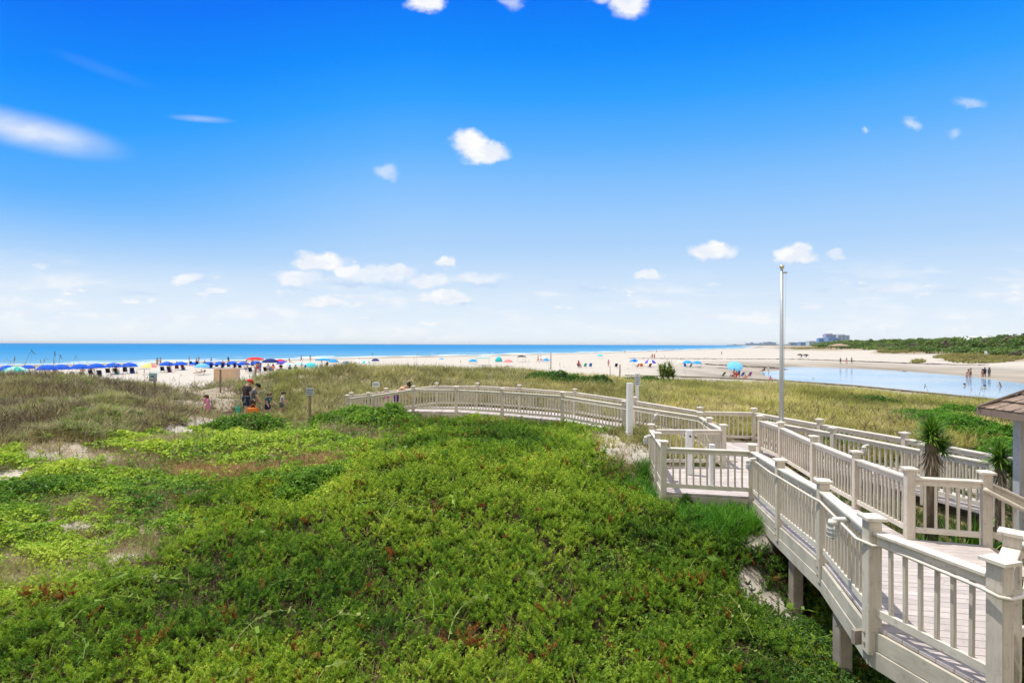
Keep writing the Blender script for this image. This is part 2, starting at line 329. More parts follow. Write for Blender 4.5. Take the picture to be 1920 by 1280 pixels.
fin = n.new('ShaderNodeMix'); fin.data_type = 'RGBA'; L.new(mth('MULTIPLY', dens, mrange(sx.outputs[1], .1, .2, 0, 1)), fin.inputs[0]); L.new(mxs.outputs[2], fin.inputs[6]); L.new(cc.outputs[2], fin.inputs[7])
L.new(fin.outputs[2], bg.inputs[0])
sl = bpy.data.lights.new('sun', 'SUN'); so = bpy.data.objects.new('sun', sl); COL.objects.link(so); sl.energy = 4.6; sl.angle = R(.55); sl.color = (1, .955, .88)
sd = Vector((math.sin(SUN_AZ)*math.cos(SUN_EL), math.cos(SUN_AZ)*math.cos(SUN_EL), math.sin(SUN_EL)))
so.rotation_euler = sd.to_track_quat('Z', 'Y').to_euler(); so.location = (-20, 10, 30)
S.view_settings.view_transform = 'Standard'; S.view_settings.look = 'None'; S.view_settings.exposure = 0.; S.view_settings.gamma = 1
S.render.engine = 'CYCLES'; c = S.cycles; c.max_bounces = 5; c.diffuse_bounces = 3; c.glossy_bounces = 2; c.transmission_bounces = 3; c.transparent_max_bounces = 4; c.caustics_reflective = False; c.caustics_refractive = False
c.use_denoising = True

# ------------------------------------------------------------------ plant cover zones, as places on the ground
JUN = [(-300, 1190), (60, 1130), (170, 1070), (330, 1010), (420, 945), (500, 925), (640, 905), (700, 862), (800, 842), (880, 800), (1000, 796), (1100, 812), (1140, 880), (1190, 930), (1250, 985), (1400, 1035), (1480, 1060), (1600, 1180), (1760, 1400), (1950, 1900), (-300, 1900)]
LIME = [(-300, 865), (140, 850), (330, 805), (400, 775), (600, 800), (700, 806), (880, 796), (1000, 792), (1000, 800), (880, 804), (800, 846), (700, 866), (640, 908), (500, 930), (420, 948), (330, 1012), (170, 1075), (60, 1135), (-300, 1195)]
SANDP = [(100, 846, 85, 20), (180, 862, 50, 14), (30, 893, 50, 14), (150, 985, 40, 12), (190, 1015, 30, 10), (20, 1050, 34, 14), (1190, 855, 46, 30), (1150, 845, 40, 22), (1405, 1100, 30, 30), (1440, 1135, 34, 26), (1485, 1165, 26, 18), (1330, 992, 40, 15), (1425, 1012, 34, 18), (200, 745, 40, 8), (90, 735, 34, 7), (130, 765, 40, 7), (290, 765, 40, 8), (1310, 1000, 20, 9), (240, 1048, 50, 15), (330, 808, 60, 14), (380, 788, 50, 12), (262, 1078, 44, 12),
         (850, 780, 30, 8), (820, 790, 26, 7), (1130, 822, 60, 8), (30, 1085, 30, 12), (1270, 975, 16, 20)]
DRYP = [(430, 893, 112, 20), (600, 870, 62, 14), (200, 868, 115, 20), (170, 958, 62, 26), (265, 1045, 68, 34), (30, 1075, 70, 40), (150, 1010, 50, 16), (90, 800, 70, 10), (300, 835, 50, 9), (620, 800, 60, 18), (950, 800, 90, 16), (1060, 800, 70, 16), (470, 800, 40, 14), (370, 960, 60, 16), (60, 930, 50, 16), (1170, 870, 40, 30)]
REDP = [(100, 1140, 45, 22), (880, 1225, 70, 34), (905, 1210, 60, 30), (1180, 1240, 30, 14), (560, 1230, 34, 14), (420, 1180, 24, 10), (60, 800, 60, 10), (190, 790, 40, 10), (280, 778, 40, 8), (310, 1165, 20, 10), (740, 1060, 25, 12), (820, 970, 22, 12), (450, 1250, 30, 10), (680, 1140, 20, 8), (1000, 1262, 40, 16)]
LUSH = [(1240, 915, 60, 45), (1350, 970, 130, 44), (1210, 890, 20, 30)]
def patch(u, v, P, nz, k=.55):
    o = np.zeros(u.shape)
    for (a, b, ra, rb) in P:
        d = np.hypot((u-a)/ra, (v-b)/rb)
        o = np.maximum(o, sstep(1.25, .55, d+k*(nz-.5)*2))
    return o
def zones(x, y, z):
    u, v = proj(x, np.maximum(y, .5), z)
    n1 = fbm(x/1.1, y/1.1, 21, 4); n2 = fbm(x/4., y/4., 33, 3); n3 = fbm(x/.45, y/.45, 41, 3)
    uu = u+(n1-.5)*90; vv = v+(n1-.5)*60*np.clip(8/np.maximum(y, 1), .2, 1.)
    Z = {}
    front = y < 24
    jp = sstep(38, -38, sdist(uu, vv, np.array(JUN, float))+(n2-.5)*170); jp = np.maximum(jp, sstep(7, 6, y)*(x < 6))*front
    Z['jp'] = jp; Z['jun'] = rng.uniform(0, 1, x.shape) < jp
    Z['lime'] = (inpoly(uu, vv, LIME) | (jp > .02)) & front & ~Z['jun'] & (u < 1150)
    Z['sand'] = patch(u, v, SANDP, n1)*front; Z['dry'] = patch(u, v, DRYP, n1)*front; Z['red'] = patch(u, v, REDP, n1, .9)*(y < 22); Z['lush'] = patch(u, v, LUSH, n1)*front
    Z['left'] = (x < -.45*y) & (v < 880) & ~Z['lime'] & ~Z['jun']
    Z['n1'] = n1; Z['n2'] = n2; Z['n3'] = n3; Z['u'] = u; Z['v'] = v
    return Z
# ------------------------------------------------------------------ ground: one sheet out past the horizon
th = np.radians(np.concatenate([np.linspace(-178, -56, 50), np.linspace(-55, 55, 520), np.linspace(56, 178, 50)]))
rr = np.concatenate([np.geomspace(.6, 2, 10), np.geomspace(2.05, 62, 300), np.geomspace(63.5, 600, 150), np.geomspace(620, 60000, 60)])
TH, RR = np.meshgrid(th, rr); X = (RR*np.sin(TH)).ravel(); Y = (RR*np.cos(TH)).ravel()
Zt = height(X, Y); Zt = np.where(RR.ravel() > 8000, np.maximum(Zt, -12), Zt)
def npmesh(name, V, faces, mats, smooth=True, attrs=None, colors=None):
    """faces: list of int arrays (m,k)"""
    me = bpy.data.meshes.new(name); V = np.asarray(V, np.float32)
    me.vertices.add(len(V)); me.vertices.foreach_set('co', V.ravel())
    tot = sum(f.size for f in faces); nf = sum(len(f) for f in faces)
    me.loops.add(tot); me.polygons.add(nf)
    me.loops.foreach_set('vertex_index', np.concatenate([f.ravel() for f in faces]).astype(np.int32))
    cnt = np.concatenate([np.full(len(f), f.shape[1]) for f in faces]); st = np.concatenate([[0], np.cumsum(cnt)[:-1]])
    me.polygons.foreach_set('loop_start', st.astype(np.int32)); me.polygons.foreach_set('loop_total', cnt.astype(np.int32))
    for m in (mats if isinstance(mats, list) else [mats]): me.materials.append(m)
    if smooth: me.polygons.foreach_set('use_smooth', np.ones(nf, bool))
    for k, a in (attrs or {}).items():
        at_ = me.attributes.new(k, 'FLOAT', 'POINT'); at_.data.foreach_set('value', np.asarray(a, np.float32))
    if colors is not None:
        ca = me.attributes.new('Col', 'FLOAT_COLOR', 'POINT'); cc_ = np.ones((len(V), 4), np.float32); cc_[:, :3] = colors; ca.data.foreach_set('color', cc_.ravel())
    me.update(calc_edges=True); return me
def gridfaces(nr, nc):
    i = (np.arange(nr-1)[:, None]*nc+np.arange(nc-1)[None]).ravel()
    return np.stack([i, i+1, i+nc+1, i+nc], 1)
zz = zones(X, Y, Zt); rad = RR.ravel()
sp_ = sdist(X, Y, POOL); ds_ = (Y-np.interp(X, SHX, SHY))*.7; dv_ = X-np.interp(Y, VLY, VLX)
litter = np.maximum(zz['jp'], np.where(zz['lime'], .8, .55)); litter = np.where((X > 3.8) & (Y < 12.5) & (rad < 16), 1., litter); litter = litter*(1-zz['sand'])  # forced full under the deck, to put its shade into the ground colour
litter = np.where(rad > 46, litter*sstep(58, 46, rad), litter)
nb = fbm(X/9, Y/9, 51)
litter = np.maximum(litter, sstep(-8, 6, dv_+(nb-.5)*30)*(rad > 60)*.9)
for (u, v, ru, rv) in [(1540, 651, 90, 6), (1660, 659, 16, 2.5), (1700, 661, 60, 3), (1722, 674.5, 13, 1.6), (1860, 674, 90, 5.5), (1800, 671, 50, 4)]:
    Pw = at_z(u, v, -1.5); d = np.hypot((zz['u']-u)/ru, (zz['v']-v)/rv); litter = np.maximum(litter, (rad > 60)*sstep(1.3, .6, d+(nb-.5)*1.2)*.85)
wet = np.maximum(sstep(30, 2, np.where(sp_ > 0, sp_, 0)+(nb-.5)*14)*(rad > 50)*(X > 20), sstep(-75, -10, ds_+(nb-.5)*14))
path = np.zeros(len(X))
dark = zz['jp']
gm, gn, gL, go = nt('dune_ground')
P_ = gn.new('ShaderNodeBsdfPrincipled'); gL.new(P_.outputs[0], go.inputs[0]); P_.inputs['Specular IOR Level'].default_value = .15
def gattr(k): a = gn.new('ShaderNodeAttribute'); a.attribute_name = k; return a.outputs['Fac']
ge = gn.new('ShaderNodeNewGeometry')
def gnoise(sc, d=6, rough=.6, st=None):
    z = gn.new('ShaderNodeTexNoise'); z.inputs['Scale'].default_value = sc; z.inputs['Detail'].default_value = d; z.inputs['Roughness'].default_value = rough
    if st:
        mp = gn.new('ShaderNodeMapping'); mp.inputs['Scale'].default_value = st; mp.inputs['Rotation'].default_value = (0, 0, R(-42)); gL.new(ge.outputs['Position'], mp.inputs[0]); gL.new(mp.outputs[0], z.inputs['Vector'])
    else: gL.new(ge.outputs['Position'], z.inputs['Vector'])
    return z.outputs['Fac']
def gramp(f, stops):
    r = gn.new('ShaderNodeValToRGB'); gL.new(f, r.inputs[0]); el = r.color_ramp.elements
    while len(el) < len(stops): el.new(.5)
    for q, (p, c) in zip(el, stops): q.position = p; q.color = (*c, 1)
    return r.outputs[0]
def gmix(f, a, b):
    m = gn.new('ShaderNodeMix'); m.data_type = 'RGBA'
    for i, q in ((0, f), (6, a), (7, b)):
        if hasattr(q, 'node'): gL.new(q, m.inputs[i])
        else: m.inputs[i].default_value = q
    return m.outputs[2]
sand = gramp(gnoise(.9, 8), [(.3, (.43, .39, .335)), (.6, (.52, .475, .41))])
sand = gmix(.5, sand, gramp(gnoise(9, 6), [(.35, (.40, .36, .305)), (.6, (.535, .49, .43))]))
wets = gramp(gnoise(.09, 5, .6, (1, .15, 1)), [(.35, (.22, .185, .145)), (.6, (.37, .32, .26))])
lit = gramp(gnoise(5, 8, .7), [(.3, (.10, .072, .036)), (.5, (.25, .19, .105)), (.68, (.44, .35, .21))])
litd = gramp(gnoise(7, 8, .7), [(.35, (.012, .010, .005)), (.6, (.05, .037, .016))])  # juniper litter, darkened to stand for the shade between the sprigs
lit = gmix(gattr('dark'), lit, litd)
base = gmix(gattr('wet'), sand, wets); base = gmix(gattr('litter'), base, lit)
# lines of dark wrack left by the tide
gL.new(base, P_.inputs['Base Color']); P_.inputs['Roughness'].default_value = .9
b1 = gn.new('ShaderNodeBump'); b1.inputs['Strength'].default_value = .6; b1.inputs['Distance'].default_value = .06; gL.new(gnoise(6, 8), b1.inputs['Height']); gL.new(b1.outputs[0], P_.inputs['Normal'])
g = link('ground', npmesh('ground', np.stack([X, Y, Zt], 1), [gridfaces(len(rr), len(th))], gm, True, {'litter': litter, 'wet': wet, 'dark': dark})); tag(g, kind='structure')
# ------------------------------------------------------------------ sea
s_ = np.concatenate([np.linspace(-900, -200, 40), np.linspace(-190, 700, 220), np.geomspace(720, 9000, 40)]); d_ = np.concatenate([np.linspace(0, 90, 50), np.geomspace(93, 90000, 70)])
SS, DD = np.meshgrid(s_, d_); sx0 = SS; sy0 = np.interp(SS, SHX, SHY)
wig = (fbm(SS/30, SS*0, 3)-.5)*8
XS = sx0-.707*(DD+wig-1.5); YS = sy0+.707*(DD+wig-1.5)
m, nn, LL, oo = nt('sea_water')
p = nn.new('ShaderNodeBsdfPrincipled'); LL.new(p.outputs[0], oo.inputs[0]); p.inputs['Roughness'].default_value = .5; p.inputs['Specular IOR Level'].default_value = .03
a = nn.new('ShaderNodeAttribute'); a.attribute_name = 'offshore'
def seamath(op, *q):
    k = nn.new('ShaderNodeMath'); k.operation = op
    for i, z in enumerate(q):
        if hasattr(z, 'node'): LL.new(z, k.inputs[i])
        else: k.inputs[i].default_value = z
    return k.outputs[0]
lg = seamath('DIVIDE', seamath('LOGARITHM', seamath('ADD', a.outputs['Fac'], 10.), 10.), 4.5)      # 10 m -> .22, 1 km -> .67
r = nn.new('ShaderNodeValToRGB'); LL.new(lg, r.inputs[0]); el = r.color_ramp.elements
st = [(.22, (.40, .42, .40)), (.33, (.15, .31, .42)), (.46, (.075, .26, .46)), (.6, (.016, .20, .44)), (.75, (.003, .175, .41)), (.95, (.0, .13, .34))]
while len(el) < len(st): el.new(.5)
for q, (pp, c_) in zip(el, st): q.position = pp; q.color = (*c_, 1)
geo = nn.new('ShaderNodeNewGeometry'); mp = nn.new('ShaderNodeMapping'); mp.inputs['Rotation'].default_value = (0, 0, R(-45)); mp.inputs['Scale'].default_value = (.012, .10, 1); LL.new(geo.outputs['Position'], mp.inputs[0])
nz = nn.new('ShaderNodeTexNoise'); nz.inputs['Scale'].default_value = 1; nz.inputs['Detail'].default_value = 6; LL.new(mp.outputs[0], nz.inputs['Vector'])
# breakers: bands at a distance off the shore, broken along their length
def band_(c0, w0, thr):
    d = seamath('ABSOLUTE', seamath('SUBTRACT', seamath('ADD', a.outputs['Fac'], seamath('MULTIPLY', seamath('SUBTRACT', nz.outputs['Fac'], .5), 40.)), c0))
    k = nn.new('ShaderNodeMapRange'); LL.new(d, k.inputs[0]); k.inputs[1].default_value = w0; k.inputs[2].default_value = w0*.4; k.inputs[3].default_value = 0; k.inputs[4].default_value = 1
    return seamath('MULTIPLY', k.outputs[0], seamath('GREATER_THAN', n2.outputs['Fac'], thr))
mp2 = nn.new('ShaderNodeMapping'); mp2.inputs['Rotation'].default_value = (0, 0, R(-45)); mp2.inputs['Scale'].default_value = (.03, .02, 1); LL.new(geo.outputs['Position'], mp2.inputs[0])
n2 = nn.new('ShaderNodeTexNoise'); n2.inputs['Scale'].default_value = 1; n2.inputs['Detail'].default_value = 4; LL.new(mp2.outputs[0], n2.inputs['Vector'])
fo = seamath('MAXIMUM', seamath('MAXIMUM', band_(5, 7, .42), band_(26, 6, .50)), band_(55, 5, .57))
sxp = nn.new('ShaderNodeSeparateXYZ'); LL.new(geo.outputs['Position'], sxp.inputs[0]); k9 = nn.new('ShaderNodeMapRange'); LL.new(sxp.outputs[0], k9.inputs[0]); k9.inputs[1].default_value = -165; k9.inputs[2].default_value = -115; k9.inputs[3].default_value = .25; fo = seamath('MULTIPLY', fo, k9.outputs[0])
mx = nn.new('ShaderNodeMix'); mx.data_type = 'RGBA'; LL.new(fo, mx.inputs[0]); LL.new(r.outputs[0], mx.inputs[6]); mx.inputs[7].default_value = (.8, .82, .83, 1); 
m3 = nn.new('ShaderNodeMix'); m3.data_type = 'RGBA'; m3.blend_type = 'MULTIPLY'; m3.inputs[0].default_value = .5; LL.new(mx.outputs[2], m3.inputs[6])
r3 = nn.new('ShaderNodeValToRGB'); LL.new(nz.outputs['Fac'], r3.inputs[0]); r3.color_ramp.elements[0].position = .35; r3.color_ramp.elements[0].color = (.6, .75, .8, 1); r3.color_ramp.elements[1].position = .62
LL.new(r3.outputs[0], m3.inputs[7]); LL.new(m3.outputs[2], p.inputs['Base Color'])
bn = nn.new('ShaderNodeBump'); bn.inputs['Strength'].default_value = .5; bn.inputs['Distance'].default_value = .5; LL.new(nz.outputs['Fac'], bn.inputs['Height']); LL.new(bn.outputs[0], p.inputs['Normal'])
so_ = link('sea', npmesh('sea', np.stack([XS.ravel(), YS.ravel(), np.full(XS.size, SEAZ+.02)], 1), [gridfaces(len(d_), len(s_))], m, True, {'offshore': DD.ravel()})); tag(so_, kind='structure')
# ------------------------------------------------------------------ tidal pool
m, nn, LL, oo = nt('pool_water')
p = nn.new('ShaderNodeBsdfPrincipled'); LL.new(p.outputs[0], oo.inputs[0]); p.inputs['Base Color'].default_value = (.16, .36, .62, 1); p.inputs['Roughness'].default_value = .12; p.inputs['Specular IOR Level'].default_value = .22
geo = nn.new('ShaderNodeNewGeometry'); nz = nn.new('ShaderNodeTexNoise'); nz.inputs['Scale'].default_value = 1.2; nz.inputs['Detail'].default_value = 4; LL.new(geo.outputs['Position'], nz.inputs['Vector'])
n5 = nn.new('ShaderNodeTexNoise'); n5.inputs['Scale'].default_value = .06; n5.inputs['Detail'].default_value = 4; LL.new(geo.outputs['Position'], n5.inputs['Vector'])
r = nn.new('ShaderNodeValToRGB'); LL.new(n5.outputs['Fac'], r.inputs[0]); r.color_ramp.elements[0].position = .35; r.color_ramp.elements[1].position = .65; r.color_ramp.elements[0].color = (.12, .29, .50, 1); r.color_ramp.elements[1].color = (.30, .40, .50, 1); LL.new(r.outputs[0], p.inputs['Base Color'])
bn = nn.new('ShaderNodeBump'); bn.inputs['Strength'].default_value = .25; bn.inputs['Distance'].default_value = .05; LL.new(nz.outputs['Fac'], bn.inputs['Height']); LL.new(bn.outputs[0], p.inputs['Normal'])
bm = bmesh.new()
cx, cy = POOL.mean(0)
bm.faces.new([bm.verts.new((x+(4 if x > 60 else -.0), y, POOLZ)) for x, y in POOL]); bmesh.ops.triangulate(bm, faces=bm.faces)
me = bpy.data.meshes.new('pool'); bm.to_mesh(me); bm.free(); me.materials.append(m); tag(link('tidal_pool_water', me), kind='structure')
# ------------------------------------------------------------------ boardwalk
def deckz(x, y):
    if y > 15.9 and x < 6.2:
        if x > 2: return -.35+.27*(6.2-x)/4.2
        if x > -4.4: return -.08
        return -.08-.36*(-4.4-x)/2.9
    t = min(max((y-6)/(11.4-6), 0), 1); return -.35*t
PH = 1.15
def pp(u, v, dz):   # where a post stands, from the middle of its cap
    p = at_z(u, v, dz+PH); return (p.x, p.y)
N0 = pp(1876, 1046, 0); N1 = pp(1636, 966, 0); N2 = pp(1544, 896, -.08); N3 = pp(1463, 859.5, -.22); N4 = pp(1411, 829.5, -.32)
Rr = pp(1899, 995, 0); L1 = pp(1245, 825, -.34); L2 = pp(1221.5, 794.5, -.35); L1b = tuple((Vector(L1)*.55+Vector(L2)*.45)); M1 = pp(1357, 796, -.36); M2 = pp(1331, 783, -.36); M3 = pp(1313, 773, -.36)
F0 = pp(1313, 763, -.35); F1 = pp(1414, 767.5, -.4); S1 = pp(1426, 779, -.36); S2 = pp(1465, 790.5, -.35); S3 = pp(1526.5, 812.5, -.3); S4 = pp(1606.5, 840.5, -.25); S5 = pp(1706, 868, -.1); S6 = pp(1850, 875, -.08)
O1 = pp(1538, 785, -.35); O2 = pp(1697, 810, -.35); O3 = pp(1872, 842, -.35); I1 = pp(1563, 800.5, -.35); I2 = (9.06, 11.7); I3 = (9.15, 10.1)
W1 = pp(1055, 735, -.09); W2 = pp(942, 728, -.08); W3 = pp(855.6, 724, -.08); W4 = pp(775, 723, -.08); W0 = tuple((Vector(W1)+Vector(M3))/2)
V1 = pp(1190.6, 740.6, -.2); V2 = pp(1078, 727, -.09); V3 = pp(974, 721, -.08); V4 = pp(895, 717.5, -.08); V5 = pp(819, 717, -.08)
W5 = (-6.24, 23.2); W6 = (-7.2, 23.3); V6 = (-5.9, 25.0); V7 = (-7.5, 24.9)
E0 = (6.95, 7.35)
bw = thing('boardwalk', 'pale grey plank boardwalk on timber piles leading over the dunes', 'boardwalk', (4.9, 9.6, 0))
def zof(p, dz=0): return Vector((p[0], p[1], deckz(*p)+dz))
def planks(name, poly, nrm, pitch=.145, gap=.007, th=.035):
    nrm = Vector((nrm[0], nrm[1], 0)).normalized()
    q = [Vector((x, y, 0)) for x, y in poly]; ks = [p.dot(nrm) for p in q]
    out = bmesh.new(); k0 = math.floor(min(ks)/pitch)
    for k in range(k0, math.ceil(max(ks)/pitch)+1):
        bm = bmesh.new(); bm.faces.new([bm.verts.new(p) for p in q])
        for d, s in ((k*pitch+gap/2, 1), ((k+1)*pitch-gap/2, -1)):
            bmesh.ops.bisect_plane(bm, geom=bm.verts[:]+bm.edges[:]+bm.faces[:], plane_co=nrm*d, plane_no=nrm*s, clear_inner=True)
        if bm.faces:
            for f in bm.faces:
                if f.normal.z < 0: f.normal_flip()
            ex = bmesh.ops.extrude_face_region(bm, geom=bm.faces[:])
            for v in [e for e in ex['geom'] if isinstance(e, bmesh.types.BMVert)]: v.co.z += th
            for v in bm.verts: v.co.z += deckz(v.co.x, v.co.y)-th+random.uniform(-.0012, .0012)
            bmesh.ops.recalc_face_normals(bm, faces=bm.faces)
            me = bpy.data.meshes.new('t'); bm.to_mesh(me); out.from_mesh(me); bpy.data.meshes.remove(me)
        bm.free()
    me = bpy.data.meshes.new(name); out.to_mesh(me); out.free(); me.materials.append(M_DECK)
    return link(name, me, bw, world=True)
planks('deck', [N0, N1, N2, N3, N4, M1, S2, S3, S4, S5, S6, E0, Rr], (.18, 1))
planks('landing_deck', [L1, L1b, L2, M1, N4], (.05, 1))
planks('deck', [M1, M2, M3, F0, F1, S1, S2], (1, .08))
planks('walkway_deck', [M3, W0, W1, W2, W3, W4, W5, W6, V7, V6, V5, V4, V3, V2, V1, F0], (1, -.15))
planks('branch_deck', [S1, F1, O1, O2, O3, I3, I2, I1], (.25, -1))
# fascia boards under the edges
def fascia(pts, off=.05, rows=((-.045, -.235), (-.242, -.43)), name='fascia'):
    for a, b in zip(pts[:-1], pts[1:]):
        mb = MB(); A = Vector((*a, 0)); B = Vector((*b, 0)); d = (B-A).normalized(); nr = Vector((d.y, -d.x, 0))
        for i, (z0, z1) in enumerate(rows):
            o = nr*(-.01-.012*i)
            za = (z0+z1)/2
            mb.bar(zof(a, za)+o+d*.0, zof(b, za)+o, .04, z0-z1)
        me = mb.mesh(name, M_FASCIA); bevel(me, .004)
        link(name, me, bw, world=True)
fascia([N0, N1, N2, N3, N4, L1]); fascia([L1, L1b, L2]); fascia([M3, W0, W1, W2, W3, W4, W5, W6], rows=((-.045, -.28),)); fascia([S6, S5, S4, S3, S2, S1], rows=((-.045, -.25),)); fascia([L2, M1], rows=((-.045, -.25),))
# stub beam end below N1 and the narrow sun strip board
mb = MB(); mb.bar(zof(N1, -.2)+Vector((-.12, .12, 0)), zof(N1, -.2)+Vector((.5, .22, 0)), .05, .15); link('joist', mb.mesh('joist', M_PILE), bw, world=True)
# piles
for (x, y), zt, s in [((N2[0]-.06, N2[1]-.55), -.3, .17), ((N3[0]+.05, N3[1]-.45), -.42, .17), ((L1[0]+.22, L1[1]+.02), -.62, .15), ((N0[0]-.05, N0[1]+.35), -.42, .17), ((N1[0]+1.9, N1[1]+.6), -.4, .17), ((5.9, 9.4), -.4, .17), ((6.3, 11.4), -.6, .17), ((5.5, 12.6), -.6, .17), ((N4[0], N4[1]+.2), -.62, .16), ((W1[0], W1[1]+.1), -.35, .14), ((W3[0], W3[1]+.1), -.3, .14), (M3, -.6, .14), ((W0[0], W0[1]+.15), -.45, .14)]:
    mb = MB(); zb = hz(x, y)-.5; mb.box((x, y, (zt+zb)/2), (s, s, zt-zb)); me = mb.mesh('pile', M_PILE); bevel(me, .012)
    link('pile', me, bw, world=True)
mb = MB(); mb.bar(zof(N2, -.52)+Vector((-.15, -.55, 0)), zof(N2, -.52)+Vector((2.1, -.75, 0)), .05, .2); link('joist', mb.mesh('joist', M_PILE), bw, world=True)
# pointed bracket under the landing corner
mb = MB(); c_ = zof(L1, -.5); mb.add([c_+Vector(q) for q in [(-.05, -.05, 0), (.22, -.05, 0), (.19, -.05, -.42), (.16, -.05, -.42), (-.05, .03, 0), (.22, .03, 0), (.19, .03, -.42), (.16, .03, -.42)]], [(0, 1, 2, 3), (7, 6, 5, 4), (0, 4, 5, 1), (1, 5, 6, 2), (2, 6, 7, 3), (3, 7, 4, 0)]); link('bracket', mb.mesh('bracket', M_FASCIA), bw, world=True)

# ------------------------------------------------------------------ railings
def post_mesh(s, drop):
    mb = MB(); mb.box((0, 0, (PH-.03-drop)/2), (s, s, PH-.03+drop)); return bevel(mb.mesh('post', M_PAINT), .008)
def cap_mesh(s):
    mb = MB(); a = s/2+.035; b = s/2+.01
    mb.box((0, 0, PH-.018), (2*a, 2*a, .03))
    mb.add([(-a, -a, PH-.003), (a, -a, PH-.003), (a, a, PH-.003), (-a, a, PH-.003), (0, 0, PH+.022)], [(0, 1, 4), (1, 2, 4), (2, 3, 4), (3, 0, 4)])
    return mb.mesh('cap', M_RAIL)
PM = {}
mb = MB(); mb.box((0, 0, .54), (.036, .036, .80)); BAL = bevel(mb.mesh('baluster', M_PAINT), .004)
def railing(label, pts, size=.12, drop=.24, skip=(), first=True, last=True, pitch=.147, slim=False, zf=zof, bulge=0):
    t = thing('railing', label, 'railing', zf(pts[0]), group='boardwalk railings')
    P = [zf(p) for p in pts]
    for i, p in enumerate(P):
        if (i == 0 and not first) or (i == len(P)-1 and not last) or i in skip: continue
        k = (size, drop)
        if k not in PM: PM[k] = (post_mesh(*k), cap_mesh(size))
        a = P[max(i-1, 0)]; b = P[min(i+1, len(P)-1)]; rz = math.atan2(b.y-a.y, b.x-a.x)
        po = link('post', PM[k][0], t, loc=p-P[0], rot=(0, 0, rz)); link('cap', PM[k][1], po)
    for a, b in zip(P[:-1], P[1:]):
        d = (b-a); l = Vector((d.x, d.y, 0)).length; h = d.normalized(); z = Vector((0, 0, 1))
        a2 = a+h*(size*.48); b2 = b-h*(size*.48)
        mb = MB(); mb.bar(a2+z*.985, b2+z*.985, .135, .036); mb.bar(a2+z*.917, b2+z*.917, .04, .088); me = mb.mesh('top_rail', M_RAIL); bevel(me, .006)
        link('top_rail', me, t, world=True)
        mb = MB(); mb.bar(a2+z*.155, b2+z*.155, .042, .09); me = mb.mesh('bottom_rail', M_RAIL); bevel(me, .005)
        link('bottom_rail', me, t, world=True)
        nb_ = max(1, round((l-size)/pitch)-1)
        if (l-size) < .16: continue
        for k in range(nb_):
            f = (size*.5+(l-size)*(k+1)/(nb_+1))/l
            q = a+d*f
            o = link('baluster', BAL, t, loc=q-P[0], rot=(random.uniform(-.006, .006), random.uniform(-.006, .006), math.atan2(d.y, d.x)))
railing('near railing on the left side of the deck between big corner post and landing', [N0, N1, N2, N3, N4], .135, .3)
railing('low railing across the front of the small landing facing the juniper slope', [N4, L1], .125, .32, first=False)
railing('short railing on the left side of the landing above the bare sand', [L1, L1b, L2], .12, .3, first=False)
railing('railing on the far side of the landing behind the short white post', [L2, M1], .12, .2, first=False)
railing('short angled railing with a hose over it between landing and long walkway', [M1, M2, M3], .12, .1, first=False)
railing('near railing of the long curved walkway, passing behind the tall white post', [M3, W0, W1, W2, W3, W4], .12, .25, first=False)
railing('railing at the left end of the long walkway in front of the bending person', [W4, W5, W6], .12, .25, first=False)
railing('far railing of the long curved walkway, against the grassy dune', [F0, V1, V2, V3, V4, V5], .12, .2)
railing('far railing at the low left end of the long walkway, beside the small sign', [V5, V6, V7], .12, .2, first=False)
railing('railing facing the sea grass at the bend behind the flagpole', [F0, F1], .12, .1, first=False)
railing('outer railing of the right hand branch walkway, below the grassy mound', [F1, O1, O2, O3, (10.3, 9.2)], .12, .2, first=False)
railing('inner railing of the right hand branch walkway, behind the tall yucca', [S1, I1, I2, I3], .12, .2, first=False)
railing('railing on the right of the deck, from the flagpole to the yucca', [S1, S2, S3, S4, S5], .125, .04)
railing('short wide railing in front of the tall yucca, beside the stairs', [S5, S6], .125, .04, first=False, pitch=.135)
railing('short railing between the big corner post and the post behind it', [N0, Rr], .135, .3, first=False)
railing('railing running off to the right from the double post', [Rr, (6.9, 5.75)], .135, .3, first=False)
# stairs at S6 going down to the right
sd_ = Vector((.9, -.44, 0)); st0 = Vector((*S6, -.08)); sn = Vector((-.44, -.9, 0))
t = thing('stairs', 'beige wooden stairs going down from the deck beside the pavilion', 'stairs', st0)
for i in range(5):
    mb = MB(); c_ = st0+sd_*(.16+.28*i)+sn*.45+Vector((0, 0, -.17*(i+1)-.02)); mb.bar(c_-sn*.42, c_+sn*.45, .27, .04); link('tread', mb.mesh('tread', M_DECK), t, world=True)
    mb = MB(); c2 = c_-sd_*.13+Vector((0, 0, -.09)); mb.bar(c2-sn*.42, c2+sn*.45, .02, .13); link('riser', mb.mesh('riser', M_FASCIA), t, world=True)
mb = MB(); mb.bar(st0-sn*.02+Vector((0, 0, -.2)), st0+sd_*1.5-sn*.02+Vector((0, 0, -1.05)), .05, .28); link('stringer', mb.mesh('stringer', M_PAINT), t, world=True)
ts = thing('stair_railing', 'sloping stair railing with rounded handrail beside the grey pavilion post', 'railing', st0, group='boardwalk railings')
def sp3(s, z): return st0+sd_*s+Vector((0, 0, z-.5*s))
mb = MB(); mb.bar(sp3(.06, .93), sp3(1.6, .93), .125, .036); mb.bar(sp3(.06, .865), sp3(1.6, .865), .04, .09); link('top_rail', bevel(mb.mesh('top_rail', M_PAINT), .006), ts, world=True)
mb = MB(); mb.bar(sp3(.06, .16), sp3(1.6, .16), .04, .09); link('bottom_rail', mb.mesh('bottom_rail', M_PAINT), ts, world=True)
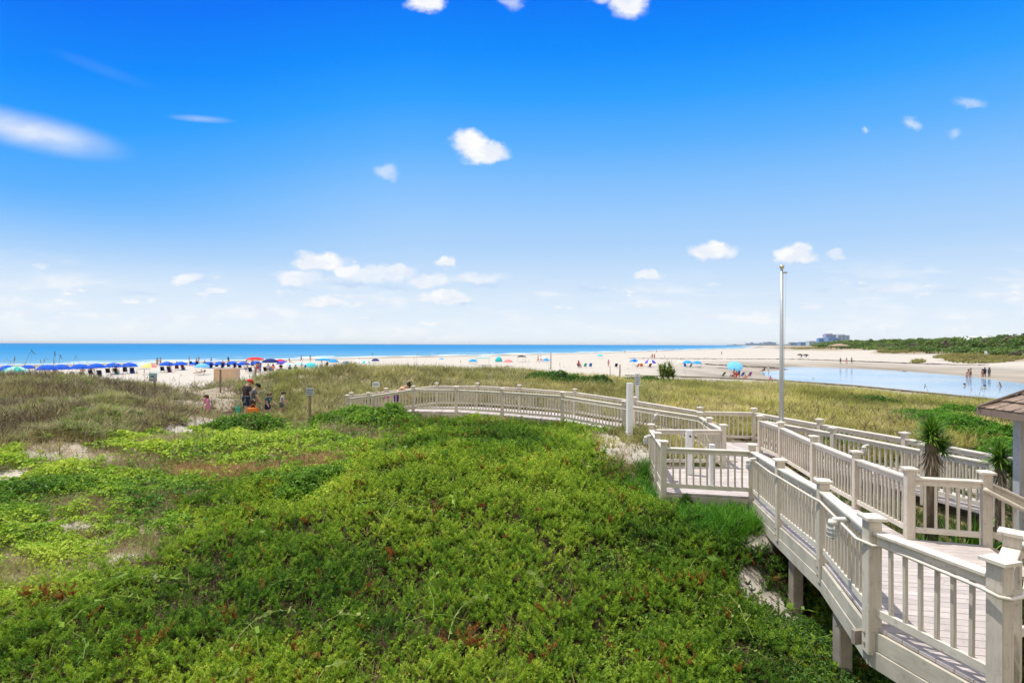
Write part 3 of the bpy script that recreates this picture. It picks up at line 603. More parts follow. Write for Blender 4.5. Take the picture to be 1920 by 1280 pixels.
mb = MB(); hp = [sp3(-.06, .8)+sn*.12, sp3(0, .79)+sn*.12, sp3(.8, .76)+sn*.12, sp3(1.6, .76)+sn*.12]; mb.tube(hp, .034, 10); mb.tube([sp3(.3, .74)+sn*.12, sp3(.3, .74)], .012, 6); mb.tube([sp3(1.2, .74)+sn*.12, sp3(1.2, .74)], .012, 6)
link('handrail', mb.mesh('handrail', M_PAINT, True), ts, world=True)
for k in range(10):
    link('baluster', BAL, ts, loc=sd_*(.2+.14*k)+Vector((0, 0, -.5*(.2+.14*k)-.02)), rot=(0, 0, math.atan2(sd_.y, sd_.x)))
# bolt heads where the near posts are fixed to the deck frame
mb = MB(); mb.lathe([(0, .012), (.014, .011), (.017, 0), (.024, -.001), (.024, -.006)], 8); BOLT = mb.mesh('bolt', mat('rusty_bolt', (.30, .24, .19), .6, .4, .3)); BOLT.transform(Matrix.Rotation(R(-90), 4, 'Y'))
for q_, w_ in ((N0, (N0, N1)), (N1, (N1, N2)), (N2, (N2, N3)), (N3, (N2, N3)), (N4, (N3, N4))):
    d = (Vector((*w_[1], 0))-Vector((*w_[0], 0))).normalized(); nr = Vector((-d.y, d.x, 0))
    for z in (-.09, -.2): link('bolt', BOLT, bw, loc=zof(q_, z)+nr*.072-Vector(bw.location), rot=(0, 0, math.atan2(-nr.y, -nr.x)))
# conduit along the near railing and around the posts
def cond(label, pts, side, z=.86, r=.017, name='conduit'):
    mb = MB(); P = []
    for i, p in enumerate(pts):
        a = Vector((*pts[max(i-1, 0)], 0)); b = Vector((*pts[min(i+1, len(pts)-1)], 0)); d = (b-a).normalized(); nr = Vector((d.y, -d.x, 0))*side
        zz_ = zof(p, z)
        for s, o in ((-.2, .055), (-.09, .085), (.09, .085), (.2, .055)):
            if (i == 0 and s < 0) or (i == len(pts)-1 and s > 0): continue
            P.append(zz_+d*s+nr*o+Vector((0, 0, random.uniform(-.006, .006))))
    mb.tube(P, r, 8); return tag(mb.build(name, M_CONC, smooth=True), label, 'cable')
mb = MB(); q = zof(N0, .88); mb.tube([zof(N4, .87)+Vector((-.09, -.15, 0))]+[zof(N3, .87)+Vector((-.1, .1, 0)), zof(N3, .87)+Vector((-.1, -.1, 0)), zof(N2, .87)+Vector((-.1, .1, 0)), zof(N2, .87)+Vector((-.1, -.1, 0)), zof(N1, .87)+Vector((-.1, .1, 0)), zof(N1, .87)+Vector((-.06, -.11, 0)), zof(N1, .87)+Vector((.02, -.11, 0)), q+Vector((-.12, .03, .0)), q+Vector((-.105, -.105, -.01)), q+Vector((0, -.105, -.03)), q+Vector((.12, -.08, -.02)), q+Vector((.22, 0, .03)), q+Vector((.31, .08, .11)), q+Vector((.37, .14, .25)), q+Vector((.41, .2, .42))], .017, 8)
tag(mb.build('conduit', M_CONC, smooth=True), 'cream electrical cable fixed under the near railing and looped round the corner post', 'cable')
mb = MB(); dW = (Vector((*W1, 0))-Vector((*M3, 0))).normalized(); nW = Vector((dW.y, -dW.x, 0)); nW = nW if nW.y < 0 else -nW
mb.tube([zof(M1, .86)+Vector((-.1, 0, 0)), zof(M2, .86)+Vector((-.1, 0, 0)), zof(M3, .86)+Vector((-.08, -.12, 0)), zof(W0, .87)+nW*.09, zof(W1, .87)+nW*.09], .016, 8)
tag(mb.build('conduit', M_CONC, smooth=True), 'cream cable running under the walkway railing behind the tall white post', 'cable')
# bulkhead lights on the railing
M_GLASS = mat('frosted_glass', (.55, .57, .55), .25, .5, .1); M_CAGE = mat('painted_light_casting', (.66, .65, .60), .45, .4, .12)
mb = MB(); mb.tube([(0, 0, .06), (0, .0, .0)], [.045, .06], 12); mb.tube([(0, 0, .06), (.0, .10, .075), (0, .16, .06)], [.03, .028, .045], 10); LB = mb.mesh('bracket', M_CAGE, True)
mb = MB(); mb.lathe([(.05, 0), (.056, -.03), (.05, -.06), (.056, -.09), (.05, -.12), (.04, -.15), (.0, -.165)], 14); LG = mb.mesh('globe', M_GLASS, True)
mb = MB()
for k in range(3): mb.lathe([(.062, -.03-.05*k), (.068, -.035-.05*k), (.062, -.04-.05*k), (.058, -.035-.05*k), (.062, -.03-.05*k)], 14)
for k in range(4):
    a = k*math.pi/2; mb.tube([(.062*math.cos(a), .062*math.sin(a), 0), (.064*math.cos(a), .064*math.sin(a), -.12), (.0, .0, -.175)], .005, 5)
LC = mb.mesh('cage', M_CAGE, True)
def rail_light(label, a, b, f, z=.84, side=-1):
    A = zof(a); B = zof(b); p = A.lerp(B, f); d = (B-A); d.z = 0; d.normalize(); nr = Vector((d.y, -d.x, 0))*side
    rz = math.atan2(-nr.y, -nr.x)-math.pi/2
    t = thing('rail_light', label, 'light fixture', p+nr*.19+Vector((0, 0, z)), rz, 'caged lights on the railings')
    link('bracket', LB, t); link('globe', LG, t); link('cage', LC, t)
rail_light('ribbed caged light nearest the camera, hung outside the near railing', N1, N2, .36, side=-1)
rail_light('ribbed caged light on the near railing beside the landing corner', N3, N4, .72, side=-1)
rail_light('small caged light at the left corner of the landing above the sand', L1b, L2, .62, side=-1)
rail_light('small caged light on the walkway railing right of the tall white post', M3, W0, .52, z=.8, side=-1)
rail_light('small caged light on the branch walkway railing left of the tall yucca', I1, I2, .45, z=.8, side=1)
# flagpole
M_STEEL = mat('brushed_aluminium', (.46, .48, .49), .38, .5, .06, metal=.35); M_BRASS = mat('worn_gold_ball', (.55, .50, .40), .3, .5, .1, metal=.4)
D_ = S2[1]+.12; fx = (1465.5-960)/F*D_; zt = at(1465, 505, D_).z
t = thing('flagpole', 'bare silver flagpole standing behind the deck railing', 'flagpole', (fx, D_, hz(fx, D_)-.2))
mb = MB(); H_ = zt-t.location.z; mb.tube([(0, 0, 0), (0, 0, H_*.5), (0, 0, H_)], [.062, .058, .036], 16); link('pole', mb.mesh('pole', M_STEEL, True), t)
mb = MB(); mb.lathe([(0, .13), (.045, .12), (.065, .09), (.068, .065), (.05, .03), (.02, .01), (.02, -.06), (0, -.06)], 16, (0, 0, H_)); link('finial', mb.mesh('finial', M_BRASS, True), t)
mb = MB(); mb.tube([(0, 0, H_-.1), (.1, 0, H_-.09)], .022, 8); mb.lathe([(.03, -.02), (.045, 0), (.03, .02)], 12, (.12, 0, H_-.09)); link('pulley', mb.mesh('pulley', M_STEEL, True), t)
mb = MB(); mb.tube([(.12, 0, H_-.11), (.075, -.02, H_*.62), (.068, -.03, H_*.35)], .004, 5); link('halyard', mb.mesh('halyard', M_CONC), t)
# tall white post
x_, y_ = (1180-960)/F*16.9, 16.9; z0 = hz(x_, y_)-.3; zt = at(1180, 719, y_).z
mb = MB(); mb.box((0, 0, (zt-z0)/2), (.17, .17, zt-z0)); mb.box((0, 0, zt-z0+.008), (.178, .178, .02)); mb.box((0, -.0, .55), (.185, .185, .02))
o = link('white_post', bevel(mb.mesh('white_post', M_PVC), .008), loc=(x_, y_, z0), rot=(0, .012, R(12))); tag(o, 'tall plain white post standing in the sand before the walkway', 'post')
# short white post with a hole on the landing, hose hanging from the railing
x_, y_ = (1292-960)/F*13.6, 13.6; zd = deckz(x_, y_)
t = thing('shower_post', 'short white post with a dark tap hole, on the landing', 'post', (x_, y_, zd))
zt = at(1292, 807, y_).z-zd
mb = MB(); mb.box((0, 0, zt/2), (.14, .14, zt)); mb.box((0, 0, zt+.008), (.15, .15, .02)); link('body', bevel(mb.mesh('body', M_PVC), .008), t)
M_BLACK = mat('black_rubber', (.02, .02, .02), .5, .3, .1)
mb = MB(); mb.tube([(.01, -.069, zt-.13), (.01, -.085, zt-.13)], .022, 12); mb.tube([(.01, -.08, zt-.13), (.03, -.1, zt-.16)], .01, 8); link('tap', mb.mesh('tap', M_BLACK), t)
x2, y2 = (1337-960)/F*12.3, 12.3
mb = MB(); zt = 1.0; mb.box((0, 0, zt/2), (.11, .11, zt)); mb.box((0, 0, zt+.006), (.12, .12, .016)); o = link('bench_post', bevel(mb.mesh('bench_post', M_PVC), .006), loc=(x2-.02, y2, deckz(x2, y2))); tag(o, 'grey-white short post just behind the front railing of the landing', 'post')
M_HOSE = mat('tan_hose', (.62, .53, .38), .5, .3, .1)
a = zof(M2, 1.0); mb = MB(); mb.tube([a+Vector(q) for q in [(.2, -.3, -.02), (-.05, .05, .06), (-.16, .12, .0), (-.16, .05, -.15), (-.1, -.1, -.45), (-.02, -.35, -.75), (.02, -.5, -.97), (.2, -.7, -.98), (.5, -.8, -.98)]], .02, 8)
tag(mb.build('hose', M_HOSE, smooth=True), 'tan hose hanging over the short angled railing beside the landing', 'hose')
# ------------------------------------------------------------------ pavilion at the right edge
M_GREY = paintmat('pavilion_grey_paint', (.50, .53, .56), dirt=.15); M_WALL = paintmat('pavilion_panel_paint', (.62, .63, .63), dirt=.12)
pc = Vector((8.5, 8.92, 0)); pv_ = thing('pavilion', 'grey posted pavilion with brown wood shingle roof at the right edge', 'pavilion', (pc.x, pc.y, -1.))
W_ = 3.2
ez = 1.86
for dx, dy in ((0, 0), (W_, 0), (0, -W_), (W_, -W_)):
    if dy < 0 and dx == 0: continue
    mb = MB(); mb.box((pc.x+dx, pc.y+dy, .15), (.13, .13, 3.5)); link('post', bevel(mb.mesh('post', M_GREY), .008), pv_, world=True)
mb = MB(); mb.bar((pc.x+.07, pc.y+.02, 1.60), (pc.x+W_, pc.y+.02, 1.60), .06, .42); link('beam', mb.mesh('beam', M_WALL), pv_, world=True)
mb = MB(); mb.bar((pc.x+.5, pc.y-.05, .45), (pc.x+W_, pc.y-.05, .45), .05, 1.88); link('wall', mb.mesh('wall', M_GREY), pv_, world=True)
M_SHIN = paintmat('weathered_shingles', (.34, .25, .20), scale=9, dirt=.5, rough=.9)
ov = .38; C0 = Vector((pc.x-ov, pc.y+ov, ez)); ap = Vector((pc.x+W_/2, pc.y-W_/2, ez+1.5))
cn = [Vector((pc.x-ov, pc.y+ov, ez)), Vector((pc.x-ov, pc.y-W_-ov, ez)), Vector((pc.x+W_+ov, pc.y-W_-ov, ez)), Vector((pc.x+W_+ov, pc.y+ov, ez))]
mb = MB(); rr_ = random.Random(3)
for i in range(4):
    a, b = cn[i], cn[(i+1) % 4]; nrm = (b-a).cross(ap-a).normalized(); nrm = nrm if nrm.z > 0 else -nrm
    rows = 11
    for k in range(rows):
        f0, f1 = k/rows, (k+1.15)/rows; f1 = min(f1, 1)
        l0, r0 = a.lerp(ap, f0), b.lerp(ap, f0); l1, r1 = a.lerp(ap, f1), b.lerp(ap, f1)
        nk = max(1, int((r0-l0).length/.16)); cuts = [0]+sorted(min(.99, max(.01, (j+rr_.uniform(-.25, .25))/nk)) for j in range(1, nk))+[1]
        for s0, s1 in zip(cuts[:-1], cuts[1:]):
            up = nrm*(.035+rr_.uniform(0, .012)); lo_ = nrm*.004
            q = [l0.lerp(r0, s0+.004)+up, l0.lerp(r0, s1-.004)+up, l1.lerp(r1, s1-.002)+lo_, l1.lerp(r1, s0+.002)+lo_]
            bb = [p_-nrm*.03 for p_ in q[:2]]
            mb.add(q+bb, [(0, 1, 2, 3), (0, 4, 5, 1)])
roof = link('roof', mb.mesh('roof', M_SHIN), pv_, world=True)
mb = MB()
for i in range(4):
    a, b = cn[i], cn[(i+1) % 4]; mb.bar(a+Vector((0, 0, -.05)), b+Vector((0, 0, -.05)), .03, .11)
for c_ in cn: mb.bar(c_+Vector((0, 0, .03)), ap+Vector((0, 0, .05)), .16, .03)
link('roof_trim', mb.mesh('roof_trim', paintmat('dark_roof_trim', (.27, .20, .16), dirt=.3)), pv_, world=True)
mb = MB(); cs = [c_+Vector((0, 0, -.02)) for c_ in cn]; mb.add(cs+[c_+Vector((0, 0, -.05)) for c_ in cs], [(0, 1, 2, 3), (4, 5, 6, 7)]); link('soffit', mb.mesh('soffit', M_WALL), pv_, world=True)
# ------------------------------------------------------------------ plant cover
DECKS = [[N0, N1, N2, N3, N4, L1, L2, M1, M2, M3, W0, W1, W2, W3, W4, W5, W6, V7, V6, V5, V4, V3, V2, V1, F0, F1, S1, S2, S3, S4, S5, S6, (8.7, 7.5), (7.5, 6.2), (6.6, 5.5), Rr], [S1, F1, O1, O2, O3, I3, I2, I1]]
DECKS = [np.array([tuple(p)[:2] for p in d]) for d in DECKS]
def rotmats(yaw, tilt, tdir):
    c, s = np.cos(yaw), np.sin(yaw); Z = np.zeros_like(c); O = np.ones_like(c)
    A = np.stack([np.stack([c, -s, Z], 1), np.stack([s, c, Z], 1), np.stack([Z, Z, O], 1)], 1)
    kx, ky = -np.sin(tdir), np.cos(tdir); ct, st = np.cos(tilt), np.sin(tilt); C = 1-ct
    B = np.stack([np.stack([ct+kx*kx*C, kx*ky*C, ky*st], 1), np.stack([kx*ky*C, ct+ky*ky*C, -kx*st], 1), np.stack([-ky*st, kx*st, ct], 1)], 1)
    return B@A
def scatter(name, tmpl, P, scale, color, tilt=.3, tdir=None, matl=None, tipmix=None, lean=None, parent=None, zs=None):
    """one mesh holding a copy of one of the templates at every point; color (N,3)"""
    N = len(P); k = rng.integers(0, len(tmpl), N); VV, FF, CC = [], {}, []; off = 0
    for i, (V, Fs, tip) in enumerate(tmpl):
        ix = np.where(k == i)[0]
        if not len(ix): continue
        m = len(ix); yaw = rng.uniform(0, 2*np.pi, m); ti = np.abs(rng.normal(0, tilt, m)); td = rng.uniform(0, 2*np.pi, m) if tdir is None else tdir+rng.normal(0, .7, m)
        Rm = rotmats(yaw, ti, td); sc_ = scale[ix] if hasattr(scale, '__len__') else np.full(m, scale)
        v = np.einsum('nij,vj->nvi', Rm, V)*sc_[:, None, None]
        if zs is not None: v[:, :, 2] *= zs
        v += P[ix][:, None, :]
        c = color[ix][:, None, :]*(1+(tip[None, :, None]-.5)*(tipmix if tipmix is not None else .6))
        c = c*(1+rng.normal(0, .08, (m, 1, 1)))
        VV.append(v.reshape(-1, 3)); CC.append(np.clip(c, 0, 1).reshape(-1, 3))
        for f in Fs: FF.setdefault(f.shape[1], []).append((f[None]+(np.arange(m)*len(V))[:, None, None]+off).reshape(-1, f.shape[1]))
        off += m*len(V)
    me = npmesh(name, np.concatenate(VV), [np.concatenate(f) for f in FF.values()], matl or M_LEAF, False, None, np.concatenate(CC))
    return link(name, me, parent)
# templates: (verts, [faces], tip 0..1)
def T_juniper(needles=9, seed=0, wd=.05):
    r = np.random.default_rng(seed); V = []; Fc = []; tip = []
    bend = r.uniform(.1, .5); nst = 3
    stems = [(r.uniform(0, 6.3), r.uniform(.2, .9), r.uniform(.7, 1.1)) for _ in range(nst)]
    for (a, ti, ln) in stems:
        d0 = np.array([np.cos(a)*np.sin(ti), np.sin(a)*np.sin(ti), np.cos(ti)])
        for i in range(needles):
            f = (i+.5)/needles; p = d0*f*ln+np.array([0, 0, -bend*f*f*.35]); 
            for j in range(3):
                az = r.uniform(0, 6.3); q = np.array([np.cos(az), np.sin(az), r.uniform(-.1, .5)]); q = q-d0*(q@d0)*.5; q = q/np.linalg.norm(q)
                dd = d0*.75+q*.66; l = (.34-.2*f)*r.uniform(.7, 1.2); sd2 = np.cross(dd, r.normal(0, 1, 3)); sd2 /= np.linalg.norm(sd2)
                b = len(V); V += [p-sd2*wd, p+sd2*wd, p+dd*l]; tip += [f*.6, f*.6, .55+f*.45]; Fc.append((b, b+1, b+2))
    return np.array(V), [np.array(Fc)], np.array(tip)
def T_leafy(nl=9, seed=0, ls=.5, flat=.5):
    r = np.random.default_rng(seed); V = []; Fc = []; tip = []
    for i in range(nl):
        a = r.uniform(0, 6.3); rad = r.uniform(.1, .9); h = (1-rad*rad)*flat+r.uniform(0, .25); p = np.array([np.cos(a)*rad, np.sin(a)*rad, h])
        nrm = np.array([np.cos(a)*rad*.9, np.sin(a)*rad*.9, .7])+r.normal(0, .35, 3); nrm /= np.linalg.norm(nrm)
        t = np.cross(nrm, r.normal(0, 1, 3)); t /= np.linalg.norm(t); s2 = np.cross(nrm, t); l = ls*r.uniform(.7, 1.2)
        b = len(V); V += [p-t*l*.5, p+s2*l*.33+nrm*.05*l, p+t*l*.5-nrm*.12*l, p-s2*l*.33+nrm*.05*l]; tip += [.3+h*.4, .5+h*.4, .7+h*.4, .5+h*.4]; Fc.append((b, b+1, b+2, b+3))
    return np.array(V), [np.array(Fc)], np.array(tip)
def T_tuft(nb=10, seed=0, wd=.03, spread=.5, droop=.5, seg=3, rad=.12):
    r = np.random.default_rng(seed); V = []; Q = []; T = []; tip = []
    for i in range(nb):
        a = r.uniform(0, 6.3); o = r.uniform(0, rad); p0 = np.array([np.cos(a)*o, np.sin(a)*o, 0]); ti = r.uniform(.05, spread); az = a+r.normal(0, .6); hd = np.array([np.cos(az), np.sin(az), 0]); l = r.uniform(.6, 1.15); dr = r.uniform(.2, 1)*droop
        sd2 = np.array([-np.sin(az+r.normal(0, .8)), np.cos(az), 0]); sd2 /= np.linalg.norm(sd2); b = len(V)
        for k in range(seg):
            f = k/seg; p = p0+hd*(np.sin(ti)*f*l+dr*f*f*l*.6)+np.array([0, 0, np.cos(ti)*f*l-dr*f*f*l*.35]); w2 = wd*(1-.6*f)
            V += [p-sd2*w2, p+sd2*w2]; tip += [f, f]
            if k: Q.append((b+2*k-2, b+2*k-1, b+2*k+1, b+2*k))
        p = p0+hd*(np.sin(ti)*l+dr*l*.6)+np.array([0, 0, np.cos(ti)*l-dr*l*.35]); V.append(p); tip.append(1.); T.append((b+2*seg-2, b+2*seg-1, b+2*seg))
    return np.array(V), [np.array(Q), np.array(T)] if Q else [np.array(T)], np.array(tip)
def T_twig(nb=9, seed=0, wd=.012):
    r = np.random.default_rng(seed); V = []; T = []; tip = []
    for i in range(nb):
        a = r.uniform(0, 6.3); p = np.array([r.normal(0, .2), r.normal(0, .2), 0]); 
        d = np.array([np.cos(a), np.sin(a), r.uniform(.1, 1.1)]); d /= np.linalg.norm(d); l = r.uniform(.5, 1.1)
        for s in range(3):
            e = p+d*l*.45; sd2 = np.cross(d, r.normal(0, 1, 3)); sd2 /= np.linalg.norm(sd2); b = len(V)
            V += [p-sd2*wd, p+sd2*wd, e]; tip += [.3, .3, .8]; T.append((b, b+1, b+2)); p = p+d*l*.3; d = d+r.normal(0, .45, 3); d /= np.linalg.norm(d)
    return np.array(V), [np.array(T)], np.array(tip)
def T_plume(seed=0, rows=8, per=5, wd=.05):
    r = np.random.default_rng(seed); V = []; Fc = []; tip = []; nst = 2
    for q in range(nst):
        a = r.uniform(-.5, .5)+q*r.choice([-.9, .9]); ti = r.uniform(.75, 1.15); ln = r.uniform(.75, 1.1) if q == 0 else r.uniform(.45, .75); up = r.uniform(.25, .7)
        hd = np.array([np.cos(a), np.sin(a), 0])
        def P_(f): return hd*np.sin(ti)*ln*f+np.array([0, 0, ln*(np.cos(ti)*f+up*.5*f*f)])
        for i in range(rows):
            f = (i+.6)/rows; p = P_(f); d0 = P_(min(1, f+.05))-P_(max(0, f-.05)); d0 /= np.linalg.norm(d0); w_ = np.sin(min(1, f*1.25+.15)*np.pi*.8)*.6+.35
            for j in range(per):
                az = 2*np.pi*(j+r.uniform(-.4, .4))/per; s1 = np.cross(d0, np.array([0, 0, 1.])); s1 /= np.linalg.norm(s1); s2 = np.cross(s1, d0)
                dd = d0*r.uniform(.55, .9)+(s1*np.cos(az)+s2*np.sin(az))*.75; l = .24*w_*r.uniform(.75, 1.2); sd2 = np.cross(dd, r.normal(0, 1, 3)); sd2 /= np.linalg.norm(sd2)
                b = len(V); t_ = .25+.5*f+.18*np.sin(az); V += [p-sd2*wd*.7, p+sd2*wd*.7, p+dd*l]; tip += [t_*.7, t_*.7, t_+.3]; Fc.append((b, b+1, b+2))  # upper needles toned lighter: light from above put into the plume colour
    return np.array(V), [np.array(Fc)], np.array(tip)
# ground points: even in bearing and in log distance, so that near plants stand closest together
def points(n_, D0, D1, span=1.12):
    q = rng.uniform(-span, span, n_); D = np.exp(rng.uniform(np.log(D0), np.log(D1), n_)); x = q*D; y = D
    ok = np.ones(n_, bool)
    under = np.zeros(n_, bool)
    for d in DECKS: under |= sdist(x, y, d) < .12
    dz_ = np.where(y > 15.9, -.2, -.35*np.clip((y-6)/5.4, 0, 1)); low = height(x, y) < dz_-.78
    ok &= ~(under & ~(low & (y < 13)))
    ok &= ~((np.abs(x-10.2) < 2.0) & (np.abs(y-7.4) < 2.1))
    x, y = x[ok], y[ok]; z = height(x, y); return np.stack([x, y, z], 1)
def pal(n_, stops, t=None):
    t = rng.uniform(0, 1, n_) if t is None else np.clip(t, 0, 1); s = np.array(stops); k = np.linspace(0, 1, len(s)); return np.stack([np.interp(t, k, s[:, i]) for i in range(3)], 1)
P = points(180000, 4.6, 26.0, 1.35); z_ = zones(P[:, 0], P[:, 1], P[:, 2]); u, v, D = z_['u'], z_['v'], P[:, 1]
rnd = rng.uniform(0, 1, len(P)); clump = fbm(P[:, 0]/.8, P[:, 1]/.8, 61, 3)
bare = np.maximum(z_['sand'], 0)
# juniper
JT = [T_plume(s) for s in range(12)]; JF = [T_plume(30+s, 6, 4, .07) for s in range(8)]
jm = z_['jun'] & (rnd > bare*.95) & (z_['lush'] < .5) & (rng.uniform(0, 1, len(P)) < np.interp(D, [4.6, 7, 12, 20], [200, 185, 130, 80])*D*D/38700*np.where(z_['n3'] < .43, .45, 1.15))
hole = (clump < .34) & (rng.uniform(0, 1, len(P)) < .6)
jm &= ~hole; jm |= (P[:, 0] > 3.6) & (P[:, 0] < 6.4) & (D < 11.8) & (rng.uniform(0, 1, len(P)) < .10) & (bare < .4)
redv = z_['red']*1.0
red = jm & ((rng.uniform(0, 1, len(P)) < redv*.6) | (rng.uniform(0, 1, len(P)) < np.where(z_['n3'] > .72, .16, .002)))
jc = pal(len(P), [(.032, .085, .011), (.13, .25, .022), (.29, .41, .035), (.48, .54, .07)], .55*rng.uniform(0, 1, len(P))+1.3*(z_['n2']-.35)+.5*(clump-.5)+.12*np.clip((D-8)/8, 0, 1))
jc[red] = pal(red.sum(), [(.12, .04, .015), (.28, .085, .02), (.32, .16, .04)])
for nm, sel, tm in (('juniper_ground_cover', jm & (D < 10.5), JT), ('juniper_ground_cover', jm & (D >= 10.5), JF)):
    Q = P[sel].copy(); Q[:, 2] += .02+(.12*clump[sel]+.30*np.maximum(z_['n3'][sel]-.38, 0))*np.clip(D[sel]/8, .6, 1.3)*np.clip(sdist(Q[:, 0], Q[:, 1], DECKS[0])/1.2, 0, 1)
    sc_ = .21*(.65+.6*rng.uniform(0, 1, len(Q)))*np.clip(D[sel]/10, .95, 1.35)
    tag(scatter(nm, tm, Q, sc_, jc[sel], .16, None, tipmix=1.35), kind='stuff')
# bright low plants of the upper slope, leafy runners inside the juniper
LT = [T_leafy(9, s, .55) for s in range(6)]
lm = (z_['lime'] & (rnd > np.maximum(bare, z_['dry']*.88)) & (rng.uniform(0, 1, len(P)) < .5+1.1*(z_['n2']-.4)) & ((clump > .40) | (rng.uniform(0, 1, len(P)) < .3))) | (z_['jun'] & (rng.uniform(0, 1, len(P)) < .05+.25*(fbm(P[:, 0]/2, P[:, 1]/2, 77, 2) > .60)+.3*((u > 1230) & (v > 960) & (z_['n1'] > .5))) & (rnd > bare*.9))
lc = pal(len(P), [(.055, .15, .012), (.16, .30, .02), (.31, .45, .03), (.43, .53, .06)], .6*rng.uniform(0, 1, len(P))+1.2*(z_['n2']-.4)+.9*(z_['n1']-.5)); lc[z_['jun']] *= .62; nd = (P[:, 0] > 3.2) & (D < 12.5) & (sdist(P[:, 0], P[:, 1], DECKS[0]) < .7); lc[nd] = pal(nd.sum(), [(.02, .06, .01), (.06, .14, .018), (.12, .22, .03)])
Q = P[lm].copy(); Q[:, 2] += .05*rng.uniform(0, 1, len(Q))+.5*np.maximum(clump[lm]-.42, 0)*z_['lime'][lm]+.3*np.maximum(z_['n1'][lm]-.45, 0)*z_['lime'][lm]+.1*z_['jun'][lm]
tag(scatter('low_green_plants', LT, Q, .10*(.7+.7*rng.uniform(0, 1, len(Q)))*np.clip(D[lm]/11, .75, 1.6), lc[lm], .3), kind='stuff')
# grass mixed through the slope
GT = [T_tuft(9, s, .018, .7, .8) for s in range(6)]
gm_ = (z_['lime'] & (rng.uniform(0, 1, len(P)) < .15)) | (z_['jun'] & (rng.uniform(0, 1, len(P)) < .018)) | (z_['left'] & (rng.uniform(0, 1, len(P)) < .6)) | (z_['lush'] > .35) | ((~z_['lime'] & ~z_['jun'] & ~z_['left']) & (rng.uniform(0, 1, len(P)) < np.where(P[:, 0] > 4.5, .35, .5)))
gm_ &= rnd > bare*np.where(z_['lush'] > .3, .3, .93)
gc = pal(len(P), [(.13, .15, .04), (.25, .26, .07), (.37, .33, .12), (.46, .39, .2)], rng.uniform(0, 1, len(P))*.8+.7*(z_['n2']-.4)+np.where(z_['left'], .05, 0))
gl = z_['lime'] & (rng.uniform(0, 1, len(P)) < .75); gc[gl] = lc[gl]*.95
lu = z_['lush'] > .35; gc[lu] = pal(lu.sum(), [(.03, .12, .01), (.08, .24, .015), (.13, .32, .02)])
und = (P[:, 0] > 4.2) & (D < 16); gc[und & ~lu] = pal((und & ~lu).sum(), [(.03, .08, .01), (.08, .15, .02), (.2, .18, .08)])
Q = P[gm_]; sc_ = np.where(lu, .36, np.where(z_['jun'], .3, np.where(z_['left'], .42, .27)))[gm_]*(.6+.7*rng.uniform(0, 1, len(Q)))
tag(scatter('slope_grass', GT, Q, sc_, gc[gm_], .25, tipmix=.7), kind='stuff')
# dead stems
DT = [T_twig(9, s) for s in range(6)]
dm = (((z_['dry'] > .2) & (rng.uniform(0, 1, len(P)) < z_['dry'])) | (z_['left'] & (rng.uniform(0, 1, len(P)) < .55)) | (z_['lime'] & (rng.uniform(0, 1, len(P)) < .08+.6*sstep(.44, .34, z_['n2']))) | (z_['jun'] & (clump < .36) & (rng.uniform(0, 1, len(P)) < .35))) & (rnd > bare*.75)
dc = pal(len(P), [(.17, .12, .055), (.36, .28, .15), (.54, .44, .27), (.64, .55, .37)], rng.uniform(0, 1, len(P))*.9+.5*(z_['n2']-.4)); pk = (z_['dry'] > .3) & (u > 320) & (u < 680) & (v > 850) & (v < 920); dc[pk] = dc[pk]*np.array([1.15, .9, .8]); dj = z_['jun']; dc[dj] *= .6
rl = z_['red'] > .4; dc[rl & z_['left']] = (.22, .09, .03)
Q = P[dm]; tag(scatter('dead_stems', DT, Q, (.2+.16*rng.uniform(0, 1, len(Q)))*np.clip(D[dm]/12, .8, 1.5), dc[dm], .3, matl=M_DRY), kind='stuff')
# long runners of vine lying over the juniper
def T_runner(seed):
    r = np.random.default_rng(seed); V = []; Q = []; T = []; tip = []; a = r.uniform(-.8, .8); p = np.array([0., 0., 0.]); n_ = 12; hh = r.uniform(.08, .28)
    for k in range(n_+1):
        f = k/n_; d = np.array([np.cos(a), np.sin(a), 0]); s2 = np.array([-d[1], d[0], 0])*.0045; c_ = p+np.array([0, 0, hh*np.sin(np.pi*f)]); V += [c_-s2, c_+s2]; tip += [.5, .5]
        if k: b = 2*k; Q.append((b-2, b-1, b+1, b))
        p = p+d/n_; a += r.normal(0, .28)
    pts = [np.array(V[2*k]) for k in range(n_+1)]
    for k in range(1, n_):
        if r.random() < .75:
            e = r.normal(0, 1, 3)*np.array([.05, .05, .02])+np.array([0, 0, .03]); s2 = r.normal(0, .022, 3); b = len(V); V += [pts[k], pts[k]+e*.5+s2, pts[k]+e*1.1, pts[k]+e*.5-s2]; tip += [.5, .7, .9, .7]; Q.append((b, b+1, b+2, b+3))
    return np.array(V), [np.array(Q)], np.array(tip)
rq = np.where(z_['jp'] > .75)[0]; rq = rq[rng.permutation(len(rq))[:75]]; Q = P[rq].copy(); Q[:, 2] += .17
tag(scatter('vine_runners', [T_runner(s) for s in range(10)], Q, .7+.6*rng.uniform(0, 1, len(Q)), pal(len(Q), [(.12, .22, .025), (.22, .34, .04), (.34, .38, .12)]), .06), kind='stuff')
